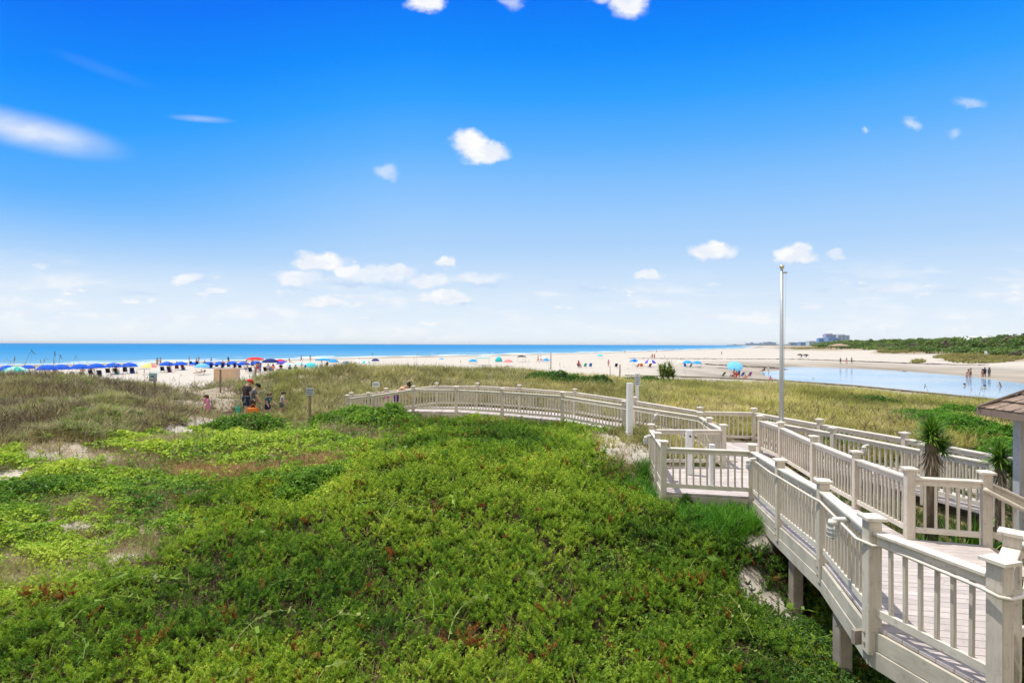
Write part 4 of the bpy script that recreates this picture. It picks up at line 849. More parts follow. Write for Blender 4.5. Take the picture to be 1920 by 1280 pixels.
# ------------------------------------------------------------------ dune grass behind the walkway and along the crests
P = points(60000, 15, 58, 1.15); z_ = zones(P[:, 0], P[:, 1], P[:, 2]); u, v, D = z_['u'], z_['v'], P[:, 1]
r2 = np.hypot(P[:, 0], P[:, 1])
ok = ~z_['jun'] & ~z_['lime'] & (D > 15) & (rng.uniform(0, 1, len(P)) < sstep(57, 47, r2+6*(z_['n2']-.5)))
gap = patch(u, v, [(355, 700, 70, 46), (290, 690, 60, 34), (430, 700, 70, 30), (330, 806, 40, 12)], z_['n1'], .4); ok &= rng.uniform(0, 1, len(P)) > gap*(D > 29)*1.0
ok &= rng.uniform(0, 1, len(P)) > np.maximum(np.maximum(z_['sand']*.95, .35*(z_['n1'] < .40)), np.where(z_['left'], .85*sstep(.43, .36, z_['n2']+.5*(z_['n1']-.5)), 0))
P, D, u, v = P[ok], D[ok], u[ok], v[ok]; n1, n2 = z_['n1'][ok], z_['n2'][ok]; left = z_['left'][ok]
n4 = fbm(P[:, 0]/3, P[:, 1]/6, 91, 3)
rt = P[:, 0] > 1
t = .45*rng.uniform(0, 1, len(P))+1.4*(n4-.42)+.12
gc = pal(len(P), [(.17, .18, .05), (.31, .305, .09), (.44, .40, .16), (.54, .47, .26)], t)
br = ~rt & (rng.uniform(0, 1, len(P)) < .5); gc[br] = pal(br.sum(), [(.17, .18, .065), (.33, .325, .13), (.50, .455, .26)])
lf = (v > 740) & (u > 1250); gc[lf] *= np.array([1.08, 1.08, .9])
val = (u > 330) & (u < 570) & (v > 700); gc[val] = pal(val.sum(), [(.20, .23, .06), (.31, .32, .09), (.41, .38, .15)])
DG = [T_tuft(13, 40+s, .028, .8, .8, 2, .3) for s in range(8)]
lump = fbm(P[:, 0]/1.7, P[:, 1]/1.7, 95, 3); Pg = P.copy(); Pg[:, 2] += np.where(left, 1.1, .3)*np.maximum(lump-.44, 0); gv = left & (lump > .5) & (rng.uniform(0, 1, len(P)) < .55); gc[gv] = pal(gv.sum(), [(.10, .14, .035), (.2, .26, .06), (.31, .35, .09)]); gc = gc*(.78+.62*lump[:, None]); tn = left & (rng.uniform(0, 1, len(P)) < .3); gc[tn] = pal(tn.sum(), [(.3, .25, .15), (.55, .48, .33)])
DL = [T_tuft(13, 140+s, .022, 1.25, 1.0, 2, .35) for s in range(8)]
scl = (.34+.3*rng.uniform(0, 1, len(P)))*np.clip(D/30, .75, 1.15)
tag(scatter('dune_grass', DL, Pg[left], scl[left]*.8, gc[left], .3, .3, tipmix=.9), kind='stuff')
tag(scatter('dune_grass', DG, Pg[~left], scl[~left], gc[~left], .22, .3, tipmix=.8), kind='stuff')
sel = rng.uniform(0, 1, len(P)) < np.where(left, .25+.9*sstep(.52, .42, lump), np.where(br, .35, .12)); Q = P[sel]
lo_g = left & (fbm(P[:, 0]/1.6, P[:, 1]/1.6, 123, 3) > .56) & (D < 24); Q2 = Pg[lo_g]; tag(scatter('low_green_plants', LT, Q2, .14*(.7+.6*rng.uniform(0, 1, len(Q2))), pal(len(Q2), [(.05, .11, .012), (.13, .22, .02), (.24, .32, .03)]), .3), kind='stuff')
rs_ = left & (fbm(P[:, 0]/1.2, P[:, 1]/1.2, 127, 3) > .64) & (D < 23); Q2 = P[rs_]; tag(scatter('rusty_ground_cover', LT, Q2, .12*(.7+.6*rng.uniform(0, 1, len(Q2))), pal(len(Q2), [(.16, .07, .02), (.33, .17, .05)]), .2, zs=.5), kind='stuff')
tag(scatter('dune_brush', [T_twig(10, 60+s, .02) for s in range(6)], Q, .45+.35*rng.uniform(0, 1, len(Q)), pal(len(Q), [(.09, .068, .045), (.2, .155, .10), (.38, .31, .22)]), .3, matl=M_DRY), kind='stuff')
# sea oats: tall stalks with drooping seed heads
def T_oat(seed):
    r = np.random.default_rng(seed); V = []; Q = []; T = []; tip = []; az = r.uniform(0, 6.3); hd = np.array([np.cos(az), np.sin(az), 0]); s2 = np.array([-hd[1], hd[0], 0]); dr = r.uniform(.1, .35); n_ = 5
    for k in range(n_+1):
        f = k/n_; p = hd*dr*f*f+np.array([0, 0, f*(1-.12*dr*f)]); w_ = .006*(1-.4*f); V += [p-s2*w_, p+s2*w_]; tip += [.2, .2]
        if k: b = 2*k; Q.append((b-2, b-1, b+1, b))
    e = V[-1]
    for k in range(7):
        p = e+hd*(.015*k)+np.array([0, 0, -.022*k+.03]); q = np.array([r.normal(0, .02), r.normal(0, .02), -.045]); b = len(V); V += [p-s2*.014, p+s2*.014, p+q]; tip += [.9, .9, 1]; T.append((b, b+1, b+2))
    return np.array(V), [np.array(Q), np.array(T)], np.array(tip)
oat = []
for (a, b, n_, D_) in [(10, 190, 34, 27), (190, 330, 30, 27), (330, 470, 12, 29), (480, 660, 34, 30), (660, 1000, 26, 36), (1000, 1300, 12, 38), (1300, 1900, 16, 30), (60, 480, 40, 17), (300, 640, 26, 14)]:
    for i in range(n_):
        u1 = random.uniform(a, b); D1 = D_*random.uniform(.85, 1.12); x1 = (u1-960)/F*D1; oat.append((x1, D1, hz(x1, D1)))
oat = np.array(oat); tag(scatter('sea_oats', [T_oat(s) for s in range(8)], oat, .75+.7*rng.uniform(0, 1, len(oat)), pal(len(oat), [(.16, .15, .07), (.30, .25, .13), (.42, .35, .2)]), .12, matl=M_DRY), kind='stuff')
oat = []
for (u1, D1) in [(43, 27), (57, 27.5), (75, 27), (97, 27), (111, 27.5), (139, 27), (26, 28), (100, 28), (79, 28), (2, 27)]:
    x1 = (u1-960)/F*D1; oat.append((x1, D1, hz(x1, D1)))
oat = np.array(oat); tag(scatter('sea_oats', [T_oat(40+s) for s in range(6)], oat, np.array([1.55, 1.4, 1.2, 1.6, 1.4, 1.3, 1., 1., 1., 1.1]), pal(len(oat), [(.12, .13, .06), (.2, .19, .09)]), .05, matl=M_DRY), kind='stuff')
# ------------------------------------------------------------------ single shrubs
def leaves(name, parent, blobs, n_, ls, stops, sh=.55, tmpl=None, trunc=True, matl=None):
    tot = sum(b[3]*b[4] for b in blobs); PP = []; 
    for (x, y, zc, rx, rz) in blobs:
        m_ = int(n_*rx*rz/tot); d = rng.normal(0, 1, (m_, 3)); d /= np.linalg.norm(d, axis=1)[:, None]; d[:, 2] = np.abs(d[:, 2])*1.0-.15
        lump = .78+.45*vnoise(d[:, 0]*3+x*7, d[:, 1]*3+d[:, 2]*2.3+y*5, 5)
        k = (sh+(1-sh)*rng.uniform(0, 1, m_)**.5)*lump
        PP.append(np.stack([d[:, 0]*rx*k, d[:, 1]*rx*k, d[:, 2]*rz*k], 1)+np.array([x, y, zc]))
    PP = np.concatenate(PP); t = rng.uniform(0, 1, len(PP))*.7+.6*(fbm(PP[:, 0]*2+PP[:, 2], PP[:, 1]*2+PP[:, 2]*2, 17, 3)-.3)
    return scatter(name, tmpl or LT, PP, ls*(.7+.6*rng.uniform(0, 1, len(PP))), pal(len(PP), stops, t), .5, parent=parent, matl=matl)
GREEN = [(.035, .10, .01), (.10, .23, .016), (.19, .34, .024), (.28, .42, .04)]
DGREEN = [(.015, .055, .008), (.04, .11, .012), (.08, .18, .018), (.13, .25, .025)]
def shrub(label, blobs, n_, ls, stops, stems=True):
    c_ = at(blobs[0][0], blobs[0][1], blobs[0][2]); gz = hz(c_.x, c_.y)
    t = thing('shrub', label, 'shrub', (c_.x, c_.y, gz), group='shrubs on the dunes')
    B = []
    for (u1, v1, D1, rx, rz) in blobs:
        x1 = (u1-960)/F*D1; B.append((x1-c_.x, D1-c_.y, hz(x1, D1)-gz+.02, rx, rz))
    mb = MB(); rs = random.Random(len(label))
    for (x1, y1, z1, rx, rz) in B:
        for k in range(4): mb.tube([(x1, y1, z1-.15), (x1+rs.uniform(-.4, .4)*rx, y1+rs.uniform(-.4, .4)*rx, z1+rz*.45), (x1+rs.uniform(-.7, .7)*rx, y1+rs.uniform(-.7, .7)*rx, z1+rz*.8)], [.02, .014, .005], 5)
    mb.build('stems', mat('shrub_stem', (.12, .085, .05), .9, .1, .3), t)
    leaves('foliage', t, B, n_, ls, stops)
    return t
shrub('lush bright green shrub in front of the left end of the walkway railing', [(725, 785, 21.2, 1.05, .85), (665, 780, 21.5, 1.0, .75), (620, 785, 21, .9, .6), (755, 795, 20.6, .7, .5), (690, 795, 20.4, .9, .6)], 2600, .15, GREEN)
shrub('rounded green shrub with dark base standing above the juniper', [(565, 935, 12.4, .75, .55), (500, 935, 12.6, .55, .4), (620, 915, 12.9, .6, .42), (545, 950, 12.1, .5, .35)], 2200, .10, GREEN[:3]+[(.17, .31, .025)])
shrub('low dark green shrub on the slope crest left of the sand patch', [(865, 850, 15.2, .7, .4), (905, 855, 15.2, .5, .3), (830, 850, 15.4, .5, .28)], 1200, .10, DGREEN)
shrub('wide dark green mound on the dune directly below the post on the beach', [(1040, 712, 33, 1.3, .75), (1010, 712, 33, .9, .55), (1075, 714, 32.5, .9, .55)], 1400, .2, DGREEN)
shrub('small green mound on the dune right of the wide dark mound', [(1122, 715, 33, .9, .6), (1100, 715, 33, .6, .4)], 800, .2, DGREEN)
shrub('flat green shrub at the foot of the fan palm bush', [(1215, 705, 38, 1.3, .55), (1185, 708, 38, .9, .4), (1250, 712, 38, 1.1, .4)], 900, .2, DGREEN)
shrub('big bright green thicket on the mound beside the pavilion roof', [(1800, 800, 16.5, 1.1, .7), (1850, 805, 16, 1.0, .7), (1755, 775, 18.5, 1.0, .6), (1880, 815, 15.5, .8, .6), (1810, 775, 19, 1.1, .6), (1900, 830, 14.6, .8, .5), (1720, 770, 20, .9, .4)], 8000, .10, [(.03, .10, .01), (.07, .20, .012), (.12, .29, .018), (.18, .36, .03)])
shrub('green shrub on the crest of the dune against the blue pool', [(1640, 738, 31, 1.0, .45), (1670, 738, 30.5, .7, .35), (1610, 738, 32, .6, .3)], 700, .17, DGREEN)
shrub('small dark shrub behind the bend of the railing beside the flagpole', [(1455, 785, 19.5, .7, .35), (1430, 788, 19, .5, .3)], 500, .12, DGREEN)
shrub('small green shrub growing against the outer branch railing', [(1565, 790, 17, .55, .45), (1590, 792, 16.6, .5, .35)], 600, .11, GREEN)
shrub('dark bushy shrub beside the path, in front of the man in the cap', [(445, 785, 20.3, .9, .75), (410, 790, 20.3, .7, .5), (490, 785, 20.5, .9, .75), (468, 785, 20.2, .7, .7)], 1700, .14, GREEN[:3])
shrub('low pale green shrub on the left dune below the sea oats', [(190, 790, 18.4, .8, .35), (160, 795, 18.2, .6, .3)], 700, .12, GREEN)
shrub('mounded green shrub at the left edge of the slope', [(60, 900, 12, .9, .35), (130, 895, 12.2, .7, .35), (10, 905, 12, .7, .3)], 1200, .10, GREEN[:3])
shrub('leafy vine clump hanging below the landing fascia', [(1288, 960, 11.7, .22, .42), (1290, 965, 11.65, .3, .2)], 260, .085, DGREEN)
# yuccas
def T_blade(seed, wd=.05):
    r = np.random.default_rng(seed); V = []; Q = []; T = []; tip = []; b = r.uniform(0, .09)
    for k in range(4):
        f = k/4; p = np.array([f, 0, -b*f*f]); w_ = wd*(1-f*.7)*(.7 if k == 0 else 1); V += [p+np.array([0, -w_, .01]), p+np.array([0, w_, .01])]; tip += [f, f]
        if k: Q.append((2*k-2, 2*k-1, 2*k+1, 2*k))
    V.append(np.array([1., 0, -b])); tip.append(1.); T.append((6, 7, 8)); return np.array(V), [np.array(Q), np.array(T)], np.array(tip)
BL = [T_blade(s) for s in range(5)]
def blades(name, parent, n_, cz, l0, el0, el1, stops, matl=None, span=.1, wd=1.):
    VV = []; QQ = []; TT = []; CC = []; off = 0
    for i in range(n_):
        V, (Qf, Tf), tip = BL[i % 5]; a = rng.uniform(0, 6.283); e_ = rng.uniform(el0, el1); l = l0*rng.uniform(.75, 1.1); h = cz+rng.uniform(-span, span)
        ca, sa, ce, se = np.cos(a), np.sin(a), np.cos(e_), np.sin(e_); v = V*np.array([l, wd*l*.9, l]); x = v[:, 0]*ce-v[:, 2]*se; z = v[:, 0]*se+v[:, 2]*ce
        VV.append(np.stack([x*ca-v[:, 1]*sa, x*sa+v[:, 1]*ca, z+h], 1)); c_ = pal(1, stops)*(1+(tip[:, None]-.5)*.5); CC.append(np.clip(c_, 0, 1)); QQ.append(Qf+off); TT.append(Tf+off); off += len(V)
    me = npmesh(name, np.concatenate(VV), [np.concatenate(QQ), np.concatenate(TT)], matl or M_LEAF, False, None, np.concatenate(CC)); return link(name, me, parent)
M_TRUNK = mat('yucca_trunk', (.17, .13, .09), .95, .1, .4, 12, .6, stretch=(1, 1, .3))
YG = [(.05, .14, .015), (.11, .24, .025), (.22, .36, .045)]; DEAD = [(.10, .075, .05), (.25, .19, .13), (.46, .39, .30)]
def yucca(label, x, y, ztop, cr, skirt=True, tr=.07, dead=DEAD, lean=(0, 0)):
    gz = hz(x, y); t = thing('yucca', label, 'yucca', (x, y, gz), group='yuccas between the walkways'); H = ztop-gz-cr*.75
    mb = MB(); mb.tube([(0, 0, -.2), (lean[0]*.5, lean[1]*.5, H*.5), (lean[0], lean[1], H)], [tr*1.2, tr, tr*1.05], 10); mb.build('trunk', M_TRUNK, t, True)
    c1 = blades('crown', t, 330, H, cr*.78, -.6, 1.5, YG, span=.09, wd=1.25); c1.location = (lean[0], lean[1], 0)
    c2 = blades('crown', t, 150, H-.2, cr*.62, -.7, 1.2, YG, span=.07, wd=1.25); c2.location = (lean[0]+.16, lean[1]-.05, 0)
    if skirt:
        s_ = blades('dead_skirt', t, 150, H-.22, cr*.95, -1.45, -.85, dead, M_DRY, span=.16); s_.location = (lean[0], lean[1], 0)
        s2 = blades('dead_skirt', t, 150, H*.60, cr*.8, -1.5, -1.2, [(.09, .07, .05), (.2, .16, .12), (.3, .25, .19)], M_DRY, span=H*.25); s2.location = (lean[0]*.8, lean[1]*.8, 0)
    return t
yucca('tall yucca with a round green crown and shaggy grey trunk behind the short railing', 7.36, 9.35, 1.72, .46, tr=.09)
yucca('yucca with a skirt of pale dead leaves beside the pavilion post', 8.62, 9.42, 1.25, .42, tr=.06, dead=[(.25, .2, .15), (.42, .35, .28), (.6, .52, .43)])
def rosette(label, x, y, l):
    t = thing('yucca_rosette', label, 'yucca', (x, y, hz(x, y)), group='yuccas between the walkways'); blades('leaves', t, 90, .1, l, .1, 1.45, YG, span=.06)
    mb = MB(); mb.lathe([(.07, -.1), (.06, .1), (.0, .2)], 8); mb.build('base', M_TRUNK, t)
rosette('stemless young yucca seen through the middle of the short railing', 7.35, 8.85, .8); rosette('stemless young yucca seen through the right of the short railing', 7.78, 9.0, .95); rosette('stemless yucca at the foot of the tall shaggy yucca', 7.0, 9.2, .7)
# fan palm bush on the crest
p_ = at(1251, 705, 39.5); gz = hz(p_.x, p_.y)
t = thing('palm_bush', 'round bushy fan palm alone on the dune crest before the beach umbrellas', 'palm', (p_.x, p_.y, gz))
mb = MB()
for k in range(5): mb.tube([(.12*k-.24, 0, -.3), (.2*k-.4, .1, .4)], [.09, .06], 7)
mb.build('stems', M_TRUNK, t); zt = at(1251, 672, 39.5).z-gz
fr = []
for k in range(8): blades('fronds', t, 60, zt*.5, .62, -.5, 1.5, [(.06, .12, .015), (.15, .23, .035), (.30, .33, .10)], span=zt*.1, wd=1.8).location = ((k-3.5)*.13, random.uniform(-.25, .25), random.uniform(-.2, .12)*zt)
# ------------------------------------------------------------------ far wood on the ridge
WT = [T_leafy(16, 200+s, .55, .6) for s in range(5)]
def crowns(n_):
    out = []
    while len(out) < n_:
        y = math.exp(random.uniform(math.log(130), math.log(1500))); dv = random.uniform(0, 1)**1.4*130*max(1, y/400); x = float(np.interp(y, VLY, VLX))+dv+4
        u1, _ = proj(x, y, 0)
        if not (1530 < u1 < 2150): continue
        out.append((x, y, dv))
    return out
PP = []; CC = []; SC = []
for (x, y, dv) in crowns(420):
    gz = hz(x, y); H = 1.8+4.7*min(1, dv/25)+random.uniform(-.6, 1.2); r_c = random.uniform(2.4, 4.8)*max(1, y/450)
    if dv < 6: H *= .6
    m_ = 46; d = rng.normal(0, 1, (m_, 3)); d /= np.linalg.norm(d, axis=1)[:, None]; d[:, 2] = np.abs(d[:, 2])
    PP.append(np.stack([x+d[:, 0]*r_c, y+d[:, 1]*r_c, gz+d[:, 2]*H], 1)); tone = random.uniform(-.25, .25); gray = random.random() < .16
    st = [(.08, .085, .05), (.19, .175, .11)] if gray else [(.05, .10, .026), (.125, .21, .045), (.23, .32, .08)]
    CC.append(pal(m_, st, rng.uniform(0, 1, m_)*.6+tone+.25)); SC.append(np.full(m_, 1.5*max(1, y/330)))
tag(scatter('far_wood', WT, np.concatenate(PP), np.concatenate(SC), np.concatenate(CC), .5), kind='stuff')
# grass of the far dunes
PP = []; CC = []
for (uc, vc, ru, rv, n_) in [(1545, 650, 85, 4.5, 900), (1660, 659, 16, 2.2, 140), (1705, 661, 60, 2.8, 420), (1722, 674.5, 13, 1.5, 90), (1860, 673, 90, 5, 1300), (1800, 671, 50, 3, 400)]:
    for i in range(n_):
        a = random.uniform(0, 6.283); q = math.sqrt(random.random()); p1 = at_z(uc+ru*q*math.cos(a), vc+rv*q*math.sin(a), -1.3)
        if p1.y > 900: continue
        PP.append((p1.x, p1.y, hz(p1.x, p1.y)))
PP = np.array(PP)
tag(scatter('far_dune_grass', [T_tuft(9, 80+s, .09, .7, .7, 2, .5) for s in range(5)], PP, .9*np.clip(PP[:, 1]/160, 1, 3), pal(len(PP), [(.13, .14, .04), (.27, .25, .075), (.40, .36, .13)]), .2), kind='stuff')
# ------------------------------------------------------------------ people
SKIN = [mat('skin_light', (.58, .36, .26), .6, .3, .05), mat('skin_tan', (.42, .24, .15), .6, .3, .05), mat('skin_dark', (.16, .085, .05), .6, .3, .05)]
HAIR = {'dark': mat('hair_dark', (.02, .014, .01), .6, .3, .2), 'brown': mat('hair_brown', (.09, .05, .025), .6, .3, .2), 'fair': mat('hair_fair', (.35, .24, .12), .6, .3, .2)}
CL = {}
def cloth(name, col):
    if name not in CL: CL[name] = mat('cloth_'+name, col, .85, .15, .1, 20)
    return CL[name]
CLC = {'navy': (.02, .03, .08), 'charcoal': (.055, .045, .05), 'grey': (.12, .13, .14), 'teal': (.02, .10, .12), 'pink': (.75, .22, .45), 'red': (.6, .04, .04), 'white': (.75, .75, .75), 'orange': (.75, .24, .06), 'black': (.015, .015, .02), 'blue': (.03, .12, .5), 'purple': (.13, .05, .25), 'green': (.05, .25, .12), 'pale grey': (.45, .43, .43), 'coral': (.75, .25, .18), 'lilac': (.5, .4, .7), 'yellow': (.7, .55, .1)}
for k_, c_ in CLC.items(): cloth(k_, c_)
def skeleton(lean=0., head=0., arms=((.1, .15, .15), (.1, .15, .15)), legs=((0, 0), (0, 0)), fingers=False):
    """joints of a figure one unit tall facing +Y; arms: (forward, outward, elbow), legs: (hip, knee)"""
    J = {}; 
    def V3(x, y, z): return Vector((x, y, z))
    J['pelvis'] = V3(0, 0, 0)
    sl, cl = math.sin(lean), math.cos(lean); up = V3(0, sl, cl); fw = V3(0, cl, -sl)
    J['waist'] = up*.09; J['chest'] = up*.21; J['neck0'] = up*.30; h2 = lean+head; hu = V3(0, math.sin(h2), math.cos(h2)); hf = V3(0, math.cos(h2), -math.sin(h2))
    J['neck'] = J['neck0']+hu*.035; J['head'] = J['neck']+hu*.062+hf*.01; J['crown'] = J['head']+hu*.055
    J['nose'] = J['head']+hf*.066-hu*.01; J['chin'] = J['head']+hf*.035-hu*.05
    for i, sgn in enumerate((-1, 1)):
        n_ = 'LR'[i]; sh = up*.275+V3(sgn*.105, 0, 0); J['sh'+n_] = sh; f, o, e_ = arms[i]
        d = V3(sgn*math.sin(o), 0, 0)+(V3(0, math.sin(f), -math.cos(f)))*math.cos(o); J['el'+n_] = sh+d*.165
        d2 = V3(sgn*math.sin(o)*.6, 0, 0)+V3(0, math.sin(f+e_), -math.cos(f+e_)); d2.normalize(); J['wr'+n_] = J['el'+n_]+d2*.145
        J['ha'+n_] = J['wr'+n_]+d2*.05; s_ = d2.cross(V3(1, 0, 0)).normalized()
        if fingers:
            for k in range(4): J['fi%d%s' % (k, n_)] = J['ha'+n_]+d2*(.032+.008*(k in (1, 2)))+s_*(.012*(k-1.5))+V3(-sgn*.012, 0, 0)
            J['th'+n_] = J['wr'+n_]+d2*.04+s_*.028
        hp = V3(sgn*.052, 0, -.03); J['hip'+n_] = hp; a, k_ = legs[i]; 
        J['kn'+n_] = hp+V3(sgn*.006, math.sin(a), -math.cos(a))*.245; J['an'+n_] = J['kn'+n_]+V3(0, math.sin(a-k_), -math.cos(a-k_))*.245; fa = a-k_
        J['he'+n_] = J['an'+n_]+V3(0, -.015*math.cos(fa), -.03); J['toe'+n_] = J['an'+n_]+V3(0, .09*math.cos(fa), -.032+.09*math.sin(fa))
    lo = min(p.z for p in J.values()); 
    for k in J: J[k] = J[k]+V3(0, 0, -lo+.012)
    return J
RAD = {'pelvis': (.088, .062), 'waist': (.075, .056), 'chest': (.092, .064), 'neck0': (.05, .045), 'neck': (.033, .033), 'head': (.052, .062), 'crown': (.046, .054), 'nose': (.012, .012), 'chin': (.022, .02)}
def rad(k):
    if k in RAD: return RAD[k]
    for p, r in (('sh', .042), ('el', .029), ('wr', .021), ('ha', .025), ('fi', .0075), ('th', .009), ('hip', .07), ('kn', .045), ('an', .027), ('he', .025), ('toe', .022)):
        if k.startswith(p): return (r, r)
EDG = [('pelvis', 'waist'), ('waist', 'chest'), ('chest', 'neck0'), ('neck0', 'neck'), ('neck', 'head'), ('head', 'crown'), ('head', 'nose'), ('head', 'chin')]
for s in 'LR': EDG += [('chest', 'sh'+s), ('sh'+s, 'el'+s), ('el'+s, 'wr'+s), ('wr'+s, 'ha'+s), ('pelvis', 'hip'+s), ('hip'+s, 'kn'+s), ('kn'+s, 'an'+s), ('an'+s, 'he'+s), ('an'+s, 'toe'+s)]+[('ha'+s, 'fi%d%s' % (k, s)) for k in range(4)]+[('wr'+s, 'th'+s)]
def skinmesh(name, J, edges, grow=0., root='pelvis', shorten={}, lv=1):
    ks = []; 
    for a, b in edges:
        for q in (a, b):
            if q in J and q not in ks: ks.append(q)
    pos = {k: J[k].copy() for k in ks}
    for k, (a, f) in shorten.items():
        if k in pos: pos[k] = J[a].lerp(J[k], f)
    me = bpy.data.meshes.new('tmp'); me.from_pydata([pos[k] for k in ks], [(ks.index(a), ks.index(b)) for a, b in edges if a in pos and b in pos], [])
    o = bpy.data.objects.new('tmp', me); COL.objects.link(o); md = o.modifiers.new('s', 'SKIN'); md.use_smooth_shade = True
    ss = o.modifiers.new('d', 'SUBSURF'); ss.levels = lv; ss.render_levels = lv
    sv = me.skin_vertices[0].data
    for i, k in enumerate(ks):
        r = rad(k); sv[i].radius = (r[0]*.92+grow, r[1]*.92+grow); sv[i].use_root = (k == root)
    dg = bpy.context.evaluated_depsgraph_get(); ev = o.evaluated_get(dg); out = bpy.data.meshes.new_from_object(ev); out.name = name
    bpy.data.objects.remove(o); bpy.data.meshes.remove(me); out.materials.clear(); out.materials.append(SKIN[0]); return out
TOP = [('waist', 'pelvis'), ('waist', 'chest'), ('chest', 'neck0'), ('chest', 'shL'), ('chest', 'shR'), ('shL', 'elL'), ('shR', 'elR')]
VEST = [('waist', 'pelvis'), ('waist', 'chest')]
SHO = [('pelvis', 'waist'), ('pelvis', 'hipL'), ('pelvis', 'hipR'), ('hipL', 'knL'), ('hipR', 'knR')]
POSES = {}
def pose(key, lv=1, **kw):
    J = skeleton(**kw); P = {'J': J}
    P['body'] = skinmesh('body', J, [e_ for e_ in EDG if e_[0] in J and e_[1] in J], lv=lv)
    P['shirt'] = skinmesh('shirt', J, TOP, .012, 'waist', {'elL': ('shL', .7), 'elR': ('shR', .7), 'neck0': ('chest', .75)}, lv)
    P['top'] = skinmesh('swim_top', J, VEST, .009, 'waist', {'chest': ('waist', 1.1)}, lv)
    P['shorts'] = skinmesh('shorts', J, SHO, .013, 'pelvis', {'waist': ('pelvis', .8), 'knL': ('hipL', .8), 'knR': ('hipR', .8)}, lv)
    P['trunks'] = skinmesh('swim_bottom', J, SHO, .008, 'pelvis', {'waist': ('pelvis', .35), 'knL': ('hipL', .25), 'knR': ('hipR', .25)}, lv)
    hu = (J['crown']-J['neck']).normalized(); hf = (J['nose']-J['head']); hf = (hf-hu*hf.dot(hu)).normalized(); hr = hf.cross(hu)
    M = Matrix((hr, hf, hu)).transposed().to_4x4(); M.translation = J['head']+hu*.018
    def cap(lo, k=1.0):
        mb = MB(); pr = []
        for i in range(8):
            a = math.pi/2*i/7; pr.append((.066*math.cos(a)*k, .075*math.sin(a)*k))
        pr = [(.062*k, -lo)]+pr; mb.lathe(pr, 14, (0, -.006, .008), 1, 1.13); return mb
    h = cap(.0); 
    for a in range(14):
        pass
    h.tube([(0, -.05, .03), (0, -.062, -.02), (0, -.05, -.055)], [.05, .055, .03], 10)
    hm = h.mesh('hair', HAIR['dark'], True); hm.transform(M); P['hair'] = hm
    l = cap(.0, 1.03); l.tube([(0, -.05, .03), (0, -.07, -.03), (0, -.07, -.12)], [.056, .06, .03], 10); l.tube([(.05, 0, .0), (.055, -.02, -.09)], [.02, .012], 6); l.tube([(-.05, 0, .0), (-.055, -.02, -.09)], [.02, .012], 6)
    lm_ = l.mesh('hair', HAIR['dark'], True); lm_.transform(M); P['long'] = lm_
    b = cap(.0, 1.03); b.tube([(0, -.05, .03), (0, -.065, -.02)], [.052, .04], 10); b.lathe([(0, -.035), (.03, -.02), (.036, 0), (.03, .025), (0, .036)], 10, (0, -.085, .06)); bm_ = b.mesh('hair', HAIR['dark'], True); bm_.transform(M); P['bun'] = bm_
    c = cap(.004, 1.03); c.add([(.062*1.0*math.cos(t_), .05+.075*math.sin(t_), .008-.012*math.sin(t_)) for t_ in [math.pi*i/8 for i in range(9)]]+[(.062*math.cos(t_), .05+.075*math.sin(t_), .016-.012*math.sin(t_)) for t_ in [math.pi*i/8 for i in range(9)]], [tuple(range(8, -1, -1)), tuple(range(9, 18))]+[(i, i+1, i+10, i+9) for i in range(8)])
    cm = c.mesh('cap', cloth('red', CLC['red']), True); cm.transform(M); P['cap'] = cm
    P['M'] = M; POSES[key] = P
pose('stand', arms=((.05, .14, .1), (-.05, .16, .2)), legs=((.05, .02), (-.05, .03)))
pose('walk', arms=((-.35, .1, .2), (.4, .1, .35)), legs=((.38, .12), (-.28, .2)))
pose('hips', arms=((-.25, .55, .5), (.05, .14, .1)), legs=((.08, .02), (-.02, .05)))
pose('wade', lean=.25, head=.2, arms=((.3, .3, .5), (.35, .3, .6)), legs=((.1, .1), (-.1, .2)))
pose('sit', lean=-.28, head=.3, arms=((.5, .2, .6), (.55, .15, .5)), legs=((1.25, .9), (1.3, 1.05)))
pose('ground', lean=-.1, head=.2, arms=((.6, .2, .5), (-.3, .3, .1)), legs=((1.9, 2.1), (1.5, .3)))
pose('lie', lean=-1.35, head=.25, arms=((2.6, .5, 1.2), (.1, .2, .1)), legs=((1.5, .1), (1.65, .35)))
pose('man', 2, lean=.06, head=.42, arms=((.02, .12, .25), (.12, .1, .35)), legs=((.15, .05), (-.1, .1)), fingers=True)
pose('boy', 2, lean=.1, head=.5, arms=((.3, .08, .15), (.35, .1, .2)), legs=((.12, .05), (-.1, .12)), fingers=True)
pose('bend', 2, lean=.72, head=.45, arms=((.25, .12, .45), (.35, .12, .4)), legs=((.12, .1), (-.02, .08)), fingers=True)
pose('kid', 2, lean=.15, head=.2, arms=((.35, .2, .5), (.15, .2, .3)), legs=((.2, .15), (-.12, .15)), fingers=True)
BODY_HIDE = {}
